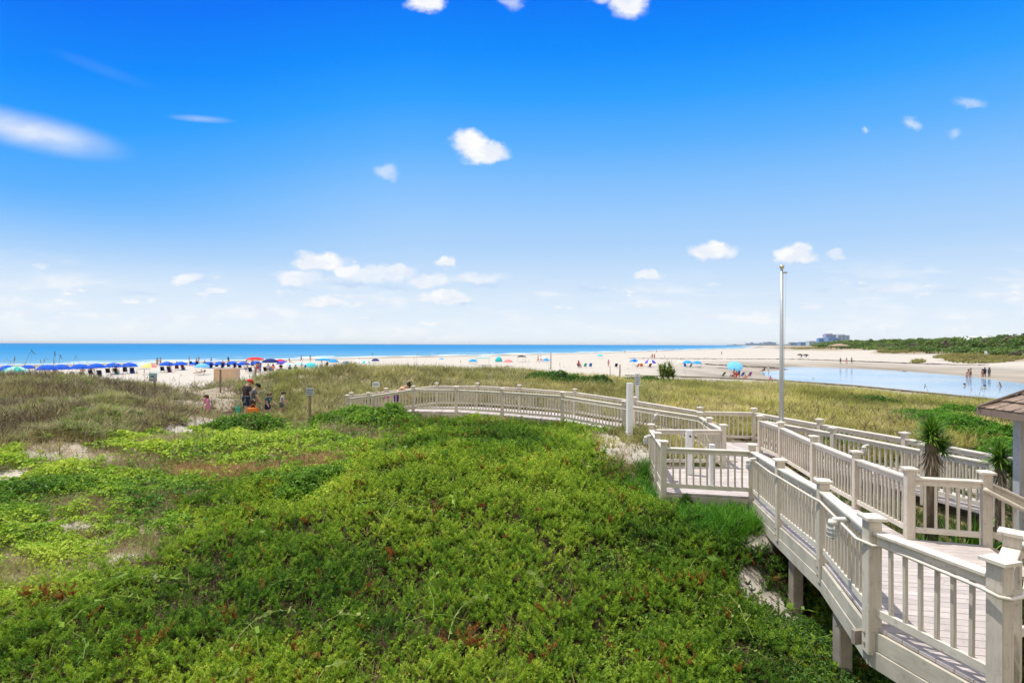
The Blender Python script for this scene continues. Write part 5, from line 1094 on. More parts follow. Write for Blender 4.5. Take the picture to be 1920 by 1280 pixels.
def person(label, pk, p, h, rz, skin=0, hair='dark', hk='hair', upper=None, lower=None, upk='shirt', lok='shorts', hat=None, group=None, sink=0, cat='person', eyes=False):
    P = POSES[pk]; t = thing('person', label, cat, (p[0], p[1], p[2]-sink), rz, group); t.scale = (1.13*h, 1.13*h, h)
    link('body', P['body'], t, m=SKIN[skin])
    if hat: link('cap', P['cap'], t, m=CL[hat]); 
    if not hat: link('hair', P[hk], t, m=HAIR[hair])
    if upper: link('shirt' if upk == 'shirt' else 'swim_top', P[upk], t, m=CL[upper])
    if lower: link('shorts' if lok == 'shorts' else 'swim_bottom', P[lok], t, m=CL[lower])
    if eyes:
        for s in (-1, 1):
            mb = MB(); mb.lathe([(0, -.006), (.006, 0), (0, .006)], 6, (s*.022, .06, -.012)); me = mb.mesh('eye', HAIR['dark']); me.transform(P['M']); link('eye', me, t)
        mb = MB(); mb.box((0, .062, -.052), (.03, .012, .006)); me = mb.mesh('mouth', cloth('coral', CLC['coral'])); me.transform(P['M']); link('mouth', me, t)
    return t
def gp(u1, D1): x = (u1-960)/F*D1; return Vector((x, D1, hz(x, D1)))
def headed(u1, vtop, D1, h):     # stands so that the head top meets the sight line at this distance
    q = at(u1, vtop, D1); return Vector((q.x, q.y, q.z-h*.97))
faceR = R(-90)       # facing the right hand side
p1 = headed(462, 717, 24.5, 1.80); person('man in red cap and charcoal t-shirt walking on the sandy path', 'man', p1, 1.80, R(-35), 0, 'brown', upper='charcoal', lower='navy', hat='red', eyes=True)
p2 = headed(474, 724, 23.6, 1.62); person('boy in black cap and grey t-shirt looking down beside the man in the red cap', 'boy', p2, 1.62, R(-58), 0, 'dark', upper='grey', lower='charcoal', hat='black', eyes=True)
p3 = headed(502, 740, 24.5, 1.12); person('small boy in dark teal shirt with brown hair on the path', 'kid', p3, 1.12, R(-100), 0, 'brown', upper='teal', lower='navy', eyes=True)
p4 = headed(528, 738, 25.4, 1.10); person('small child in pale shirt farthest along the path', 'kid', p4, 1.1, R(-60), 0, 'dark', upper='pale grey', lower='grey', eyes=True)
p5 = headed(390, 743, 24.5, 1.05); person('little girl in bright pink top half hidden by dune grass', 'kid', p5, 1.05, R(150), 0, 'brown', 'long', upper='pink', lower='pink', eyes=True)
zd = deckz(-5.4, 24.2); person('person in white top and purple shorts bending over behind the walkway railing', 'bend', Vector((-5.22, 24.1, zd)), 1.52, R(-80), 0, 'dark', 'bun', upper='white', lower='purple', upk='top', eyes=True)
mb = MB(); mb.lathe([(0, -.13), (.09, -.11), (.13, 0), (.09, .11), (0, .13)], 14); tag(mb.build('beach_ball', mat('pink_ball', (.75, .18, .45), .4, .4, .1), smooth=True, loc=(-5.62, 23.95, zd+.82)), 'pink and lilac float held by the person bending over', 'float')
# bags they carry
def bag(label, p, w_, h_, m_, rz):
    t = thing('bag', label, 'bag', p, rz); mb = MB(); mb.box((0, 0, h_/2), (w_, w_*.45, h_), taper=1.15); mb.lathe([(w_*.3, h_), (w_*.34, h_+.02), (w_*.3, h_+.03)], 10, sy=.4); link('body', bevel(mb.mesh('body', m_), .02), t)
    mb = MB(); mb.tube([(-w_*.3, 0, h_), (-w_*.2, 0, h_+.12), (0, 0, h_+.17), (w_*.2, 0, h_+.12), (w_*.3, 0, h_)], .012, 6); link('handle', mb.mesh('handle', m_), t)
bag('orange beach bag held by the boy in the black cap', p2+Vector((.13, -.22, .22)), .42, .42, cloth('orange', CLC['orange']), 0)
bag('green beach bag hanging from the hand of the man in the red cap', p1+Vector((-.28, -.18, .38)), .2, .26, mat('green_bag', (.05, .42, .28), .6, .3, .2), 0)
# ------------------------------------------------------------------ beach umbrellas
M_POLE = mat('umbrella_pole', (.6, .6, .6), .4, .4, .1); M_POLEW = mat('brown_umbrella_pole', (.3, .2, .1), .6, .3, .2)
UC = {'royal blue': (.012, .10, .62), 'navy': (.015, .03, .16), 'light blue': (.16, .48, .80), 'turquoise': (.06, .55, .62), 'sky blue': (.03, .33, .75), 'white': (.80, .80, .80), 'red': (.68, .035, .03), 'violet blue': (.10, .08, .50), 'teal green': (.05, .5, .42), 'dark grey': (.06, .065, .075), 'pink': (.75, .25, .25), 'yellow': (.80, .66, .22), 'cream': (.75, .66, .5), 'pale turquoise': (.42, .74, .78)}
UM = {k: mat('canvas_'+k.replace(' ', '_'), c, .8, .15, .1, 3) for k, c in UC.items()}
CAN = {}
def canopy(cols, flat=.30, gores=8):
    key = (cols, flat)
    if key in CAN: return CAN[key]
    mb = MB(); rings = [(0, flat), (.28, flat*.96), (.56, flat*.81), (.8, flat*.53), (1., flat*.12), (1., flat*.12-.07)]
    n_ = gores*2; vs = []; 
    for ri, (r, z) in enumerate(rings):
        for j in range(n_):
            a = 2*math.pi*j/n_; k = 1. if j % 2 == 0 else (.955 if ri < 5 else .955); sag = 0 if j % 2 == 0 else -.02*r
            vs.append((r*k*math.cos(a), r*k*math.sin(a), z+(sag if ri < 5 else (-.0 if j % 2 else .03))))
    b = len(mb.v); mb.v += vs
    for ri in range(len(rings)-1):
        for j in range(n_):
            mb.f.append((b+ri*n_+j, b+ri*n_+(j+1) % n_, b+(ri+1)*n_+(j+1) % n_, b+(ri+1)*n_+j)); mb.mi.append((j//2) % len(cols))
    me = mb.mesh('canopy', [UM[c] for c in cols]); CAN[key] = me; return me
mb = MB(); mb.tube([(0, 0, -.5), (0, 0, 1.0)], .019, 7); mb.lathe([(0, 1.06), (.028, 1.04), (.02, 1.0)], 7); UPOLE = mb.mesh('pole', M_POLE, True)
mb = MB()
for k in range(8):
    a = math.pi*k/4; mb.tube([(0, 0, .26), (.5*math.cos(a), .5*math.sin(a), .19), (.98*math.cos(a), .98*math.sin(a), -.0)], .008, 4, False)
RIBS = mb.mesh('ribs', M_POLE)
UMB = []
def umbrella(label, u1, vtop, vbot, wpx, cols, diam=2.35, tilt=(0, 0), flat=.60, group='beach umbrellas', D=None):
    D = D or F*diam/wpx
    top = at(u1, vtop, D); z0 = hz(top.x, top.y); H = top.z-z0
    if H < 1.5: H = 1.5
    if H > 2.9: H = min(H, 2.9)
    t = thing('beach_umbrella', label, 'umbrella', (top.x, top.y, top.z-H), random.uniform(0, 3), group)
    r = diam/2; cols = (cols,) if isinstance(cols, str) else cols
    po = link('pole', UPOLE, t); po.scale = (1, 1, H)
    c_ = link('canopy', canopy(cols, flat), t, loc=(0, 0, H-flat*r*1.0)); c_.scale = (r, r, r); c_.rotation_euler = (tilt[0], tilt[1], 0)
    rb = link('ribs', RIBS, c_)
    UMB.append((u1, top, H, z0, t)); return t
ROW = [(88, 683.5, 34, 'with sea oats in front of it'), (115, 683, 32, 'second to the right of the turquoise one'), (150, 682, 32, 'third to the right of the turquoise one'), (181, 681, 30, 'fourth to the right of the turquoise one'), (213, 680, 28, 'second left of the white one'), (243, 679.5, 27, 'just left of the white one'),
       (313, 677.5, 26, 'just right of the multicoloured one'), (339, 677.5, 24, 'second right of the multicoloured one'), (365, 678, 20, 'half behind the light blue one'), (391, 678, 22, 'just right of the light blue one'), (413, 677.5, 22, 'above the tan box at its left end'), (436, 677, 22, 'above the tan box at its right end'), (457, 677.5, 23, 'just left of the red parasol'), (480, 676.5, 21, 'behind the red parasol')]
umbrella('royal blue umbrella cut off by the left edge of the photo', -2, 688, 0, 26, 'royal blue'); umbrella('blue umbrella behind the left side of the turquoise one', 14, 684.5, 0, 22, 'royal blue'); umbrella('blue umbrella behind the right side of the turquoise one', 52, 684, 0, 23, 'royal blue')
umbrella('turquoise and white striped umbrella at the left end of the row', 29, 687, 0, 42, ('teal green', 'pale turquoise'), diam=2.5)
for u1, v1, w1, s in ROW: umbrella('royal blue umbrella in the long row, '+s, u1, v1, 0, w1, 'royal blue')
umbrella('white umbrella between the blue row and the red and yellow one', 268, 678.5, 0, 23, ('white', 'pale turquoise'))
umbrella('red and yellow panelled umbrella beside the square teal sign', 280, 681, 0, 26, ('pink', 'yellow', 'yellow', 'pink'), diam=2.2)
umbrella('light blue umbrella among the royal blue row', 379, 681, 0, 26, 'light blue', diam=2.2)
umbrella('tall red parasol standing highest over the crowd', 478, 669.5, 0, 29, 'red', diam=2.9, flat=.3, D=92)
umbrella('large navy parasol right of the tall red one', 507, 672, 0, 30, 'navy', diam=2.9, flat=.5, D=96)
umbrella('red umbrella overlapping the large navy parasol', 525, 673, 0, 21, 'red', diam=2.3, D=104)
umbrella('violet blue umbrella under the red one', 530, 676, 0, 21, 'violet blue', diam=2.2, D=99)
umbrella('white umbrella just right of the violet blue one', 541, 679, 0, 23, ('white', 'pale turquoise'), diam=2.2); umbrella('pale turquoise umbrella above the green chairs', 562, 679, 0, 20, 'pale turquoise', diam=2.1)
umbrella('turquoise umbrella tipped over sideways', 585, 680.5, 0, 23, 'turquoise', diam=2.2, tilt=(.2, -.45))
umbrella('sky blue umbrella beside the flat blue canopy', 625, 673, 0, 20, 'sky blue', diam=2.2)
umbrella('small navy and blue umbrella at the start of the grassy dune', 649, 677, 0, 11, ('navy', 'sky blue'), diam=1.8, D=120)
umbrella('white umbrella showing over the dune left of the striped one', 670, 673.5, 0, 18, 'white', diam=2.2); umbrella('white and turquoise striped umbrella just above the dune grass', 685, 675.5, 0, 14, ('white', 'turquoise'), diam=2.1, D=118)
umbrella('slate blue umbrella near the surf above the bending person', 704, 672, 0, 16, 'navy', diam=2.2); umbrella('teal blue umbrella fourth above the grassy dune', 766, 673, 0, 11, 'sky blue', diam=2.1); umbrella('small navy umbrella right of the teal blue one', 783, 672.5, 0, 11, 'navy', diam=2.1); umbrella('dark grey umbrella over the middle of the grassy dune', 800, 672, 0, 9, 'dark grey', diam=2); umbrella('light blue umbrella over the middle of the grassy dune', 808, 673, 0, 12, 'light blue', diam=2.1); umbrella('blue umbrella left of the turquoise tents', 828, 671, 0, 12, 'sky blue', diam=2.1)
umbrella('blue umbrella low beside the pale turquoise canopy', 887, 673, 0, 17, 'sky blue', diam=2.3); umbrella('coral red umbrella right of the shell tent', 953, 673.5, 0, 18, 'pink', diam=2.2); umbrella('white umbrella on the open sand left of the dark post', 1018, 667.5, 0, 14, 'white', diam=2.3, D=170); umbrella('blue umbrella beside the dark post', 1024, 672, 0, 12, 'sky blue', diam=2.1, D=150)
umbrella('dark umbrella on the open sand nearest the surf', 1068, 665.5, 0, 6, 'dark grey', diam=1.8, D=260); umbrella('turquoise umbrella alone on the wide sand', 1125, 664, 0, 11, 'turquoise', diam=2.2, D=190)
umbrella('blue panelled umbrella left of the palm bush', 1189, 673, 0, 15, ('sky blue', 'royal blue'), diam=2.2, D=128); umbrella('white umbrella over the orange gear left of the palm bush', 1201, 676, 0, 18, 'white', diam=2.3, D=122); umbrella('violet and white striped umbrella behind the palm bush', 1220, 674, 0, 25, ('violet blue', 'lilac' if 'lilac' in UM else 'white'), diam=2.7, D=118)
umbrella('cream umbrella half hidden right of the palm bush', 1276, 676, 0, 11, 'cream', diam=2.1, D=140)
umbrella('left one of the two matching sky blue umbrellas by the creek', 1289, 675.5, 0, 18, 'sky blue', diam=2.3); umbrella('right one of the two matching sky blue umbrellas by the creek', 1307, 676.5, 0, 18, 'sky blue', diam=2.3)
umbrella('big light blue umbrella leaning steeply over a family by the pool', 1378, 683, 0, 30, 'light blue', diam=2.6, tilt=(.25, -.62), flat=.25, D=92)
umbrella('left umbrella of the faraway dark pair on the spit', 1500, 663, 0, 8, 'dark grey', diam=2.2, D=215); umbrella('right umbrella of the faraway dark pair on the spit', 1511, 663.5, 0, 9, 'dark grey', diam=2.2, D=212)
# canopies and shade tents
def tent(label, u1, vtop, wpx, col, w_=3., D=None, flat=.12):
    D = D or F*w_/wpx; top = at(u1, vtop, D); z0 = hz(top.x, top.y); t = thing('canopy_tent', label, 'canopy', (top.x, top.y, z0)); H = max(1.9, top.z-z0)
    mb = MB(); a = w_/2; mb.add([(-a, -a, H-.3), (a, -a, H-.3), (a, a, H-.3), (-a, a, H-.3), (0, 0, H), (-a, -a, H-.52), (a, -a, H-.52), (a, a, H-.52), (-a, a, H-.52)], [(0, 1, 4), (1, 2, 4), (2, 3, 4), (3, 0, 4), (0, 5, 6, 1), (1, 6, 7, 2), (2, 7, 8, 3), (3, 8, 5, 0)]); link('cover', mb.mesh('cover', UM[col]), t)
    for sx_ in (-1, 1):
        for sy_ in (-1, 1):
            mb = MB(); mb.tube([(sx_*a, sy_*a, -.2), (sx_*a, sy_*a, H-.3)], .025, 6); link('leg', mb.mesh('leg', M_POLE), t)
tent('flat turquoise blue canopy on thin legs left of the grassy dune', 607, 675, 23, 'sky blue', 2.6); tent('pale turquoise canopy above the grassy dune crest', 905, 667.5, 24, 'pale turquoise', 3.)
tent('dark low canopy on the sand left of the walking couple', 978, 675, 16, 'dark grey', 2.4)
def shell(label, u1, D, col, w_=2.2):
    p = gp(u1, D); t = thing('pop_up_tent', label, 'tent', p, R(200)); mb = MB(); n_ = 12; vs = []
    for i in range(7):
        e_ = math.pi/2*i/6
        for j in range(n_+1):
            a = math.pi*j/n_; vs.append((w_/2*math.cos(a)*math.cos(e_), w_/2*math.sin(a)*math.cos(e_)*.8, 1.5*math.sin(e_)))
    mb.add(vs, [(i*(n_+1)+j, i*(n_+1)+j+1, (i+1)*(n_+1)+j+1, (i+1)*(n_+1)+j) for i in range(6) for j in range(n_)]); link('shell', mb.mesh('shell', UM[col], True), t); mb = MB(); mb.box((0, .4, .02), (w_*.9, .8, .03)); link('floor_sheet', mb.mesh('floor_sheet', UM['navy']), t)
shell('turquoise shell shaped tent between canopy and coral umbrella', 935, 150, 'turquoise')
# navy shade sheet by the family
t = thing('shade_sheet', 'navy shade sheet slung on two slanting poles beside the leaning umbrella', 'shade', gp(1358, 96)); mb = MB(); mb.add([(-1.1, 0, 1.55), (1.3, .2, 1.3), (1.4, 1.2, 1.35), (-1.0, 1.2, 1.5), (-1.1, 0, 1.5), (1.3, .2, 1.26), (1.4, 1.2, 1.3), (-1.0, 1.2, 1.45)], [(0, 1, 2, 3), (7, 6, 5, 4), (0, 4, 5, 1), (1, 5, 6, 2), (2, 6, 7, 3), (3, 7, 4, 0)]); link('sheet', mb.mesh('sheet', UM['navy']), t); mb = MB(); mb.tube([(-1.1, 0, 1.55), (-2.6, -.3, 0)], .03, 6); link('pole', mb.mesh('pole', M_POLE), t); mb = MB(); mb.tube([(1.3, .2, 0), (1.3, .2, 1.3)], .03, 6); link('pole', mb.mesh('pole', M_POLE), t)
# ------------------------------------------------------------------ chairs
def chairmesh():
    mb = MB()
    for s in (-1, 1):
        mb.tube([(s*.28, .45, .0), (s*.28, -.32, .42), (s*.28, -.5, .55)], .016, 5); mb.tube([(s*.28, -.35, 0), (s*.28, .35, .36)], .016, 5); mb.tube([(s*.28, .05, .3), (s*.28, -.5, 1.0)], .016, 5); mb.tube([(s*.3, .38, .55), (s*.3, -.28, .6)], .022, 5); mb.tube([(s*.28, .36, .36), (s*.3, .36, .55)], .016, 5)
    fr = mb.mesh('frame', M_POLE); mb = MB()
    mb.add([(-.27, .38, .36), (.27, .38, .36), (.27, .0, .30), (-.27, .0, .30), (-.27, .38, .33), (.27, .38, .33), (.27, .0, .27), (-.27, .0, .27)], [(0, 1, 2, 3), (7, 6, 5, 4), (0, 4, 5, 1), (1, 5, 6, 2), (2, 6, 7, 3), (3, 7, 4, 0)])
    seat = mb.mesh('seat', UM['navy']); mb = MB()
    mb.add([(-.27, .0, .32), (.27, .0, .32), (.27, -.5, 1.0), (-.27, -.5, 1.0), (-.27, -.03, .29), (.27, -.03, .29), (.27, -.53, .98), (-.27, -.53, .98)], [(0, 1, 2, 3), (7, 6, 5, 4), (0, 4, 5, 1), (1, 5, 6, 2), (2, 6, 7, 3), (3, 7, 4, 0)])
    return fr, seat, mb.mesh('backrest', UM['navy'])
CH = chairmesh()
CHC = {'navy': mat('chair_navy', (.012, .02, .07), .8, .15, .15), 'dark green': mat('chair_green', (.02, .11, .07), .8, .15, .15), 'teal green': mat('chair_teal', (.03, .42, .30), .7, .15, .1), 'blue': mat('chair_blue', (.03, .13, .48), .8, .15, .1), 'black': mat('chair_black', (.012, .012, .015), .8, .15, .1), 'purple': mat('chair_purple', (.25, .06, .35), .8, .15, .1), 'red': mat('chair_red', (.45, .04, .05), .8, .15, .1), 'orange': mat('chair_orange', (.7, .2, .05), .8, .15, .1), 'maroon': mat('chair_maroon', (.14, .02, .05), .8, .15, .1)}
def chair(label, p, rz, col, group='beach chairs'):
    t = thing('beach_chair', label, 'chair', p, rz, group); link('frame', CH[0], t); link('seat', CH[1], t, m=CHC[col]); link('backrest', CH[2], t, m=CHC[col]); return t
SEA = R(45)      # chairs face the water
for i, (u1, top, H, z0, t) in enumerate(list(UMB)):
    lb = t['label']
    if 'long row' in lb:
        w_ = lb.split(', ')[1]; cn_ = ['navy', 'navy', 'black', 'navy', 'navy', 'maroon'][i % 6]
        for s, nm in ((-1, 'left'), (1, 'right')):
            x, y = top.x+s*.62+.1, top.y-.35+random.uniform(-.1, .1); chair(f'{cn_} chair, {nm} one under the blue umbrella {w_}', (x, y, hz(x, y)), R(random.uniform(5, 35)), cn_)
COOL = []
mb = MB(); mb.box((0, 0, .18), (.55, .34, .34)); mb.tube([(-.24, 0, .3), (-.2, 0, .42), (.2, 0, .42), (.24, 0, .3)], .012, 5); CB = bevel(mb.mesh('body', CHC['navy']), .015); mb = MB(); mb.box((0, 0, .385), (.58, .37, .06)); CLID = bevel(mb.mesh('lid', M_PVC), .012)
mb = MB(); mb.box((0, 0, .02), (.75, 1.7, .025)); mb.box((0, .78, .05), (.5, .18, .06)); TW = mb.mesh('beach_towel', UM['white'])
for i, (u1, top, H, z0, t) in enumerate(list(UMB)):
    if 'long row' not in t['label']: continue
    w_ = t['label'].split(', ')[1]; x, y = top.x+.15, top.y+.5; cc_ = ['red', 'blue', 'navy', 'teal green', 'blue'][i % 5]
    k = thing('cooler', f'{cc_} cooler under the blue umbrella {w_}', 'cooler', (x, y, hz(x, y)), R(20*i), 'coolers and towels on the beach'); link('body', CB, k, m=CHC[cc_]); link('lid', CLID, k)
    x, y = top.x-1.25, top.y-.9; cn_ = ['turquoise', 'pink', 'yellow', 'white', 'violet blue'][i % 5]; k = link('beach_towel', TW, loc=(x, y, hz(x, y)), rot=(0, 0, R(15*i)), m=UM[cn_]); tag(k, f'{cn_} towel beside the blue umbrella {w_}', 'towel', 'coolers and towels on the beach')
    x, y = top.x+(-.52 if i % 2 else .72), top.y-.35; sw = ['black', 'navy', 'red', 'teal', 'white', 'blue'][i % 6]; person(f'person in {sw} sitting under the blue umbrella {w_}', 'sit', Vector((x, y, hz(x, y)+.0)), 1.7, R(10+7*(i % 4)), i % 2, ['dark', 'brown', 'fair'][i % 3], upper=sw if i % 3 else None, lower=sw, upk='top', lok='trunks', sink=-.2, group='people on the beach')
def ch_at(label, u1, D1, col, rz=None): chair(label, gp(u1, D1), SEA if rz is None else rz, col)
ch_at('dark green chair, first from the left of the green chairs', 525, 82, 'dark green', .2); ch_at('dark green chair, second of the green chairs', 533, 82, 'dark green', .2); ch_at('dark green chair under a seated person, third of the green chairs', 544, 82, 'dark green', .2); ch_at('bright teal chair left one of the two', 555, 83, 'teal green', .2); ch_at('bright teal chair right one of the two', 564, 83, 'teal green', .2)
ch_at('navy chair left of the tall red parasol pole', 470, 88, 'navy', .2); ch_at('black chair right of the tall red parasol pole', 498, 90, 'black', .2); ch_at('blue chair beneath the large navy parasol', 508, 91, 'blue', .3); ch_at('blue chair under the pale turquoise umbrella', 571, 100, 'blue', 1); ch_at('black chair under the flat blue canopy', 612, 102, 'black', .4); ch_at('dark green chair below the sky blue umbrella', 628, 100, 'dark green', .4)
ch_at('dark red chair on the open sand above the green mound', 1086, 110, 'maroon', -.9); ch_at('pale teal chair right of the dark red one', 1097, 112, 'teal green', .2); ch_at('blue chair facing the sea left of the stake', 1107, 113, 'blue', .1); ch_at('navy chair facing the sea between the two stakes', 1155, 112, 'navy', .1)
ch_at('orange chair under the white umbrella', 1195, 112, 'orange', .6); ch_at('red chair right of the orange one', 1203, 113, 'orange', -.3); ch_at('maroon chair beneath the violet striped umbrella', 1218, 112, 'maroon', .3)
ch_at('blue chair under the left creek umbrella', 1285, 122, 'blue', -.6); ch_at('dark green chair between the creek umbrellas', 1294, 122, 'dark green', .5); ch_at('dark green chair under the right creek umbrella', 1312, 124, 'dark green', 1.2)
ch_at('purple folding chair right of the family under the leaning umbrella', 1405, 96, 'purple', .2); ch_at('blue chair behind the leaning umbrella', 1391, 94, 'blue', .4); ch_at('dark green chair at the left of the family', 1355, 90, 'dark green', .6); ch_at('orange chair in front of the purple one', 1400, 90, 'orange', .9); ch_at('maroon chair under the leaning umbrella', 1374, 89, 'maroon', .4)
ch_at('left black chair under the faraway dark umbrellas', 1502, 210, 'black', .4); ch_at('right black chair under the faraway dark umbrellas', 1511, 210, 'black', .4)
# ------------------------------------------------------------------ people on the beach
def pb(label, pk, u1, D1, h=1.72, rz=0., sink=0, **kw): person(label, pk, gp(u1, D1), h, rz, sink=sink, group='people on the beach', **kw)
pb('person standing in dark swimsuit behind the red and yellow umbrella', 'stand', 295, 118, rz=.3, skin=1, lower='navy', lok='trunks'); pb('person in pale shirt beside the one in dark swimsuit', 'walk', 301, 118, rz=-.6, upper='pale grey', lower='grey')
pb('person wading in the surf above the fourth blue umbrella', 'wade', 355, 190, rz=1, skin=1, lower='black', lok='trunks'); pb('person in the surf right of the wading one', 'stand', 373, 190, skin=1, lower='black', lok='trunks'); pb('person in black at the surf left of the tall red parasol', 'stand', 428, 175, rz=.4, skin=1, upper='black', lower='black'); pb('person in dark shorts walking by the surf', 'walk', 396, 180, rz=1.5, skin=1, lower='navy')
pb('woman in blue dress standing under the red parasol', 'stand', 488, 84, h=1.65, rz=2.6, hk='long', hair='brown', upper='blue', lower='blue'); pb('shirtless man in red shorts behind the woman in blue', 'hips', 483, 90, rz=.5, skin=1, lower='red'); pb('person in grey shirt seated under the navy parasol', 'sit', 503, 87, rz=.4, sink=-.2, upper='pale grey', lower='navy'); pb('person in coral top sitting under the navy parasol', 'sit', 512, 86, rz=.5, sink=-.2, upper='coral', lower='navy', hk='long'); pb('person in white shirt seated left of the tall red parasol', 'sit', 461, 88, rz=.3, sink=-.2, upper='white', lower='blue')
pb('person in navy shirt seated in the third green chair', 'sit', 544, 82, rz=.2, sink=-.2, upper='navy', lower='black'); pb('person in teal top sitting in the left teal chair', 'sit', 555, 83, rz=.2, sink=-.2, skin=1, upper='teal', lower='green'); pb('person in black shirt seated beneath the violet blue umbrella', 'sit', 527, 88, rz=.3, sink=-.2, upper='black', lower='black'); pb('person in red trunks standing under the pale turquoise umbrella', 'stand', 566, 95, h=1.4, lower='red', lok='trunks')
pb('person sitting low on the sand beyond the white umbrella', 'ground', 543, 130, skin=1, lower='coral', lok='trunks', rz=-1); pb('person in dark trunks walking at the surf edge above the green chairs', 'walk', 565, 150, skin=1, lower='black', rz=-1.2); pb('person in coral swimsuit beside the one in dark trunks', 'stand', 582, 148, upper='coral', lower='coral', upk='top', lok='trunks', rz=.4); pb('sunbather in blue lying on the sand in front of the blue row', 'lie', 375, 82, skin=1, lower='blue', upper='blue', upk='top', lok='trunks', rz=1.5)
pb('person in white shirt standing under the flat blue canopy', 'stand', 603, 100, h=1.6, upper='white', lower='grey', rz=1); pb('person in black seated under the flat blue canopy', 'sit', 613, 100, sink=-.2, upper='black', lower='black', rz=.5)
pb('person in red swimsuit walking left of the dark post', 'walk', 1009, 145, h=1.75, skin=1, lower='red', rz=1.2); pb('person in coral trunks following the one in red', 'walk', 1014.5, 146, h=1.75, skin=0, lower='coral', rz=1.2); pb('person in maroon reclining in the dark red chair', 'sit', 1086, 110, sink=-.2, skin=1, upper='red', lower='black', rz=-.9); pb('person standing beside the short stake on the sand', 'stand', 1141, 118, h=1.5, lower='coral', upper='pink', rz=.5)
pb('tiny dark figure walking at the water right of the turquoise umbrella', 'walk', 1172, 330, skin=1, lower='black', upper='black', rz=1.2); pb('tiny figure near the water above the creek umbrellas', 'walk', 1353, 260, upper='navy', lower='black', rz=1.4); pb('tiny figure in grey by the water above the palm bush', 'walk', 1231, 330, upper='grey', lower='black', rz=1.4)
pb('left of two people in red standing behind the violet umbrella', 'stand', 1223, 185, skin=1, lower='red', rz=.3); pb('right of two people in red standing behind the violet umbrella', 'hips', 1227, 185, skin=1, lower='red', rz=-.3)
pb('person in coral seated under the leaning umbrella', 'sit', 1375, 88.5, sink=-.2, upper='coral', lower='white', rz=.5); pb('person in blue standing behind the family by the pool', 'stand', 1386, 93, h=1.5, upper='blue', lower='navy', skin=1, rz=2.); pb('person in red sitting on the sand under the leaning umbrella', 'ground', 1381, 87, upper='red', lower='red', rz=.3); pb('child in orange sitting right of the family', 'ground', 1397, 88, h=1.2, upper='orange', lower='orange', rz=1.)
pb('person in black crouching at the edge of the creek', 'ground', 1433, 119, h=1.7, skin=1, upper='black', lower='black', rz=1.); pb('child in white walking beside the crouching person', 'walk', 1441, 119, h=1.35, upper='white', lower='pale grey', rz=-1.2); pb('child in pink and white sitting at the pool edge left of the flagpole', 'ground', 1445, 84, h=1.3, upper='pink', lower='white', rz=-.6)
pb('walker in dark clothes, first of three on the far sand right of the flagpole', 'walk', 1576, 152, h=1.75, upper='grey', lower='black', rz=-1.5); pb('walker in coral trunks, middle of three on the far sand', 'walk', 1587.5, 152, h=1.7, skin=1, lower='coral', rz=-1.5); pb('walker in dark shorts, last of three on the far sand', 'walk', 1597, 152, h=1.75, skin=1, lower='maroon' if 'maroon' in CL else 'black', rz=-1.5)
pb('shirtless person in black shorts, right one of the close pair by the pool', 'hips', 1820, 101, h=1.72, skin=1, lower='black', rz=.4); pb('person in coral swimsuit, left one of the close pair by the pool', 'stand', 1816, 100, h=1.62, skin=0, upper='coral', lower='coral', upk='top', lok='trunks', hk='long', rz=-.4)
pb('child in coral shorts at the feet of the close pair by the pool', 'stand', 1812.5, 98, h=1.2, skin=0, lower='coral', rz=.2)
pb('person in pink swimsuit, left of the three standing by the pool', 'stand', 1842, 101, h=1.5, upper='pink', lower='red', upk='top', lok='trunks', skin=1, hk='long', rz=.3); pb('person in navy clothes, middle of the three standing by the pool', 'hips', 1846.5, 101, h=1.75, upper='navy', lower='navy', skin=2, rz=-.3); pb('slim person in dark grey, right of the three standing by the pool', 'stand', 1855, 101, h=1.72, upper='grey', lower='grey', skin=2, rz=.1)
def swim(label, u1, v1, h, sink, **kw):
    q = at_z(u1, v1, POOLZ); person(label, 'wade', Vector((q.x, q.y, POOLZ)), h, .4, sink=sink, group='bathers in the pool', **kw)
swim('bather up to the neck in the pool, left one of two heads', 1812, 723.5, 1.7, 1.38, skin=1); swim('bather up to the neck in the pool, right one of two heads', 1850, 726, 1.7, 1.42, skin=1); swim('child in red trunks sitting waist deep in the shallow pool', 1877, 725, 1.25, .62, skin=1, lower='red', lok='trunks')
# ------------------------------------------------------------------ signs, posts, boxes
M_WOOD = paintmat('grey_wood_post', (.28, .22, .15), dirt=.35, grain=(1, 1, .1)); M_SIGN = mat('sign_white', (.70, .73, .72), .4, .4, .05); M_SBLUE = mat('sign_blue_print', (.05, .10, .24), .5, .3, .05); M_TEAL = mat('sign_teal_print', (.01, .10, .14), .5, .3, .05); M_SGREY = mat('sign_grey', (.42, .48, .50), .5, .3, .08); M_TAN = paintmat('tan_box_paint', (.62, .43, .29), dirt=.12)
def strokes(mb, x0, x1, z0, hgt, y, rs, w_=.02):
    x = x0
    while x < x1-.012:
        l = rs.uniform(.014, .03); l = min(l, x1-x); mb.box((x+l/2, y, z0+rs.uniform(-.1, .1)*hgt), (l, .004, hgt*rs.uniform(.75, 1))); x += l+rs.uniform(.006, .012)
rs = random.Random(5)
p = gp(1195.5, 22.2); zt = at(1195, 700.5, 22.2).z; zb = at(1195, 722.5, 22.2).z
t = thing('beach_rule_sign', 'white sign with four blue lines on a white post behind the walkway', 'sign', p)
mb = MB(); H = zb-p.z+.1; mb.box((0, .03, H/2-.15), (.13, .05, H+.3)); link('post', mb.mesh('post', M_PVC), t)
mb = MB(); hh = zt-zb; mb.box((0, 0, zb-p.z+hh/2), (.235, .012, hh)); link('panel', bevel(mb.mesh('panel', M_SIGN), .003), t)
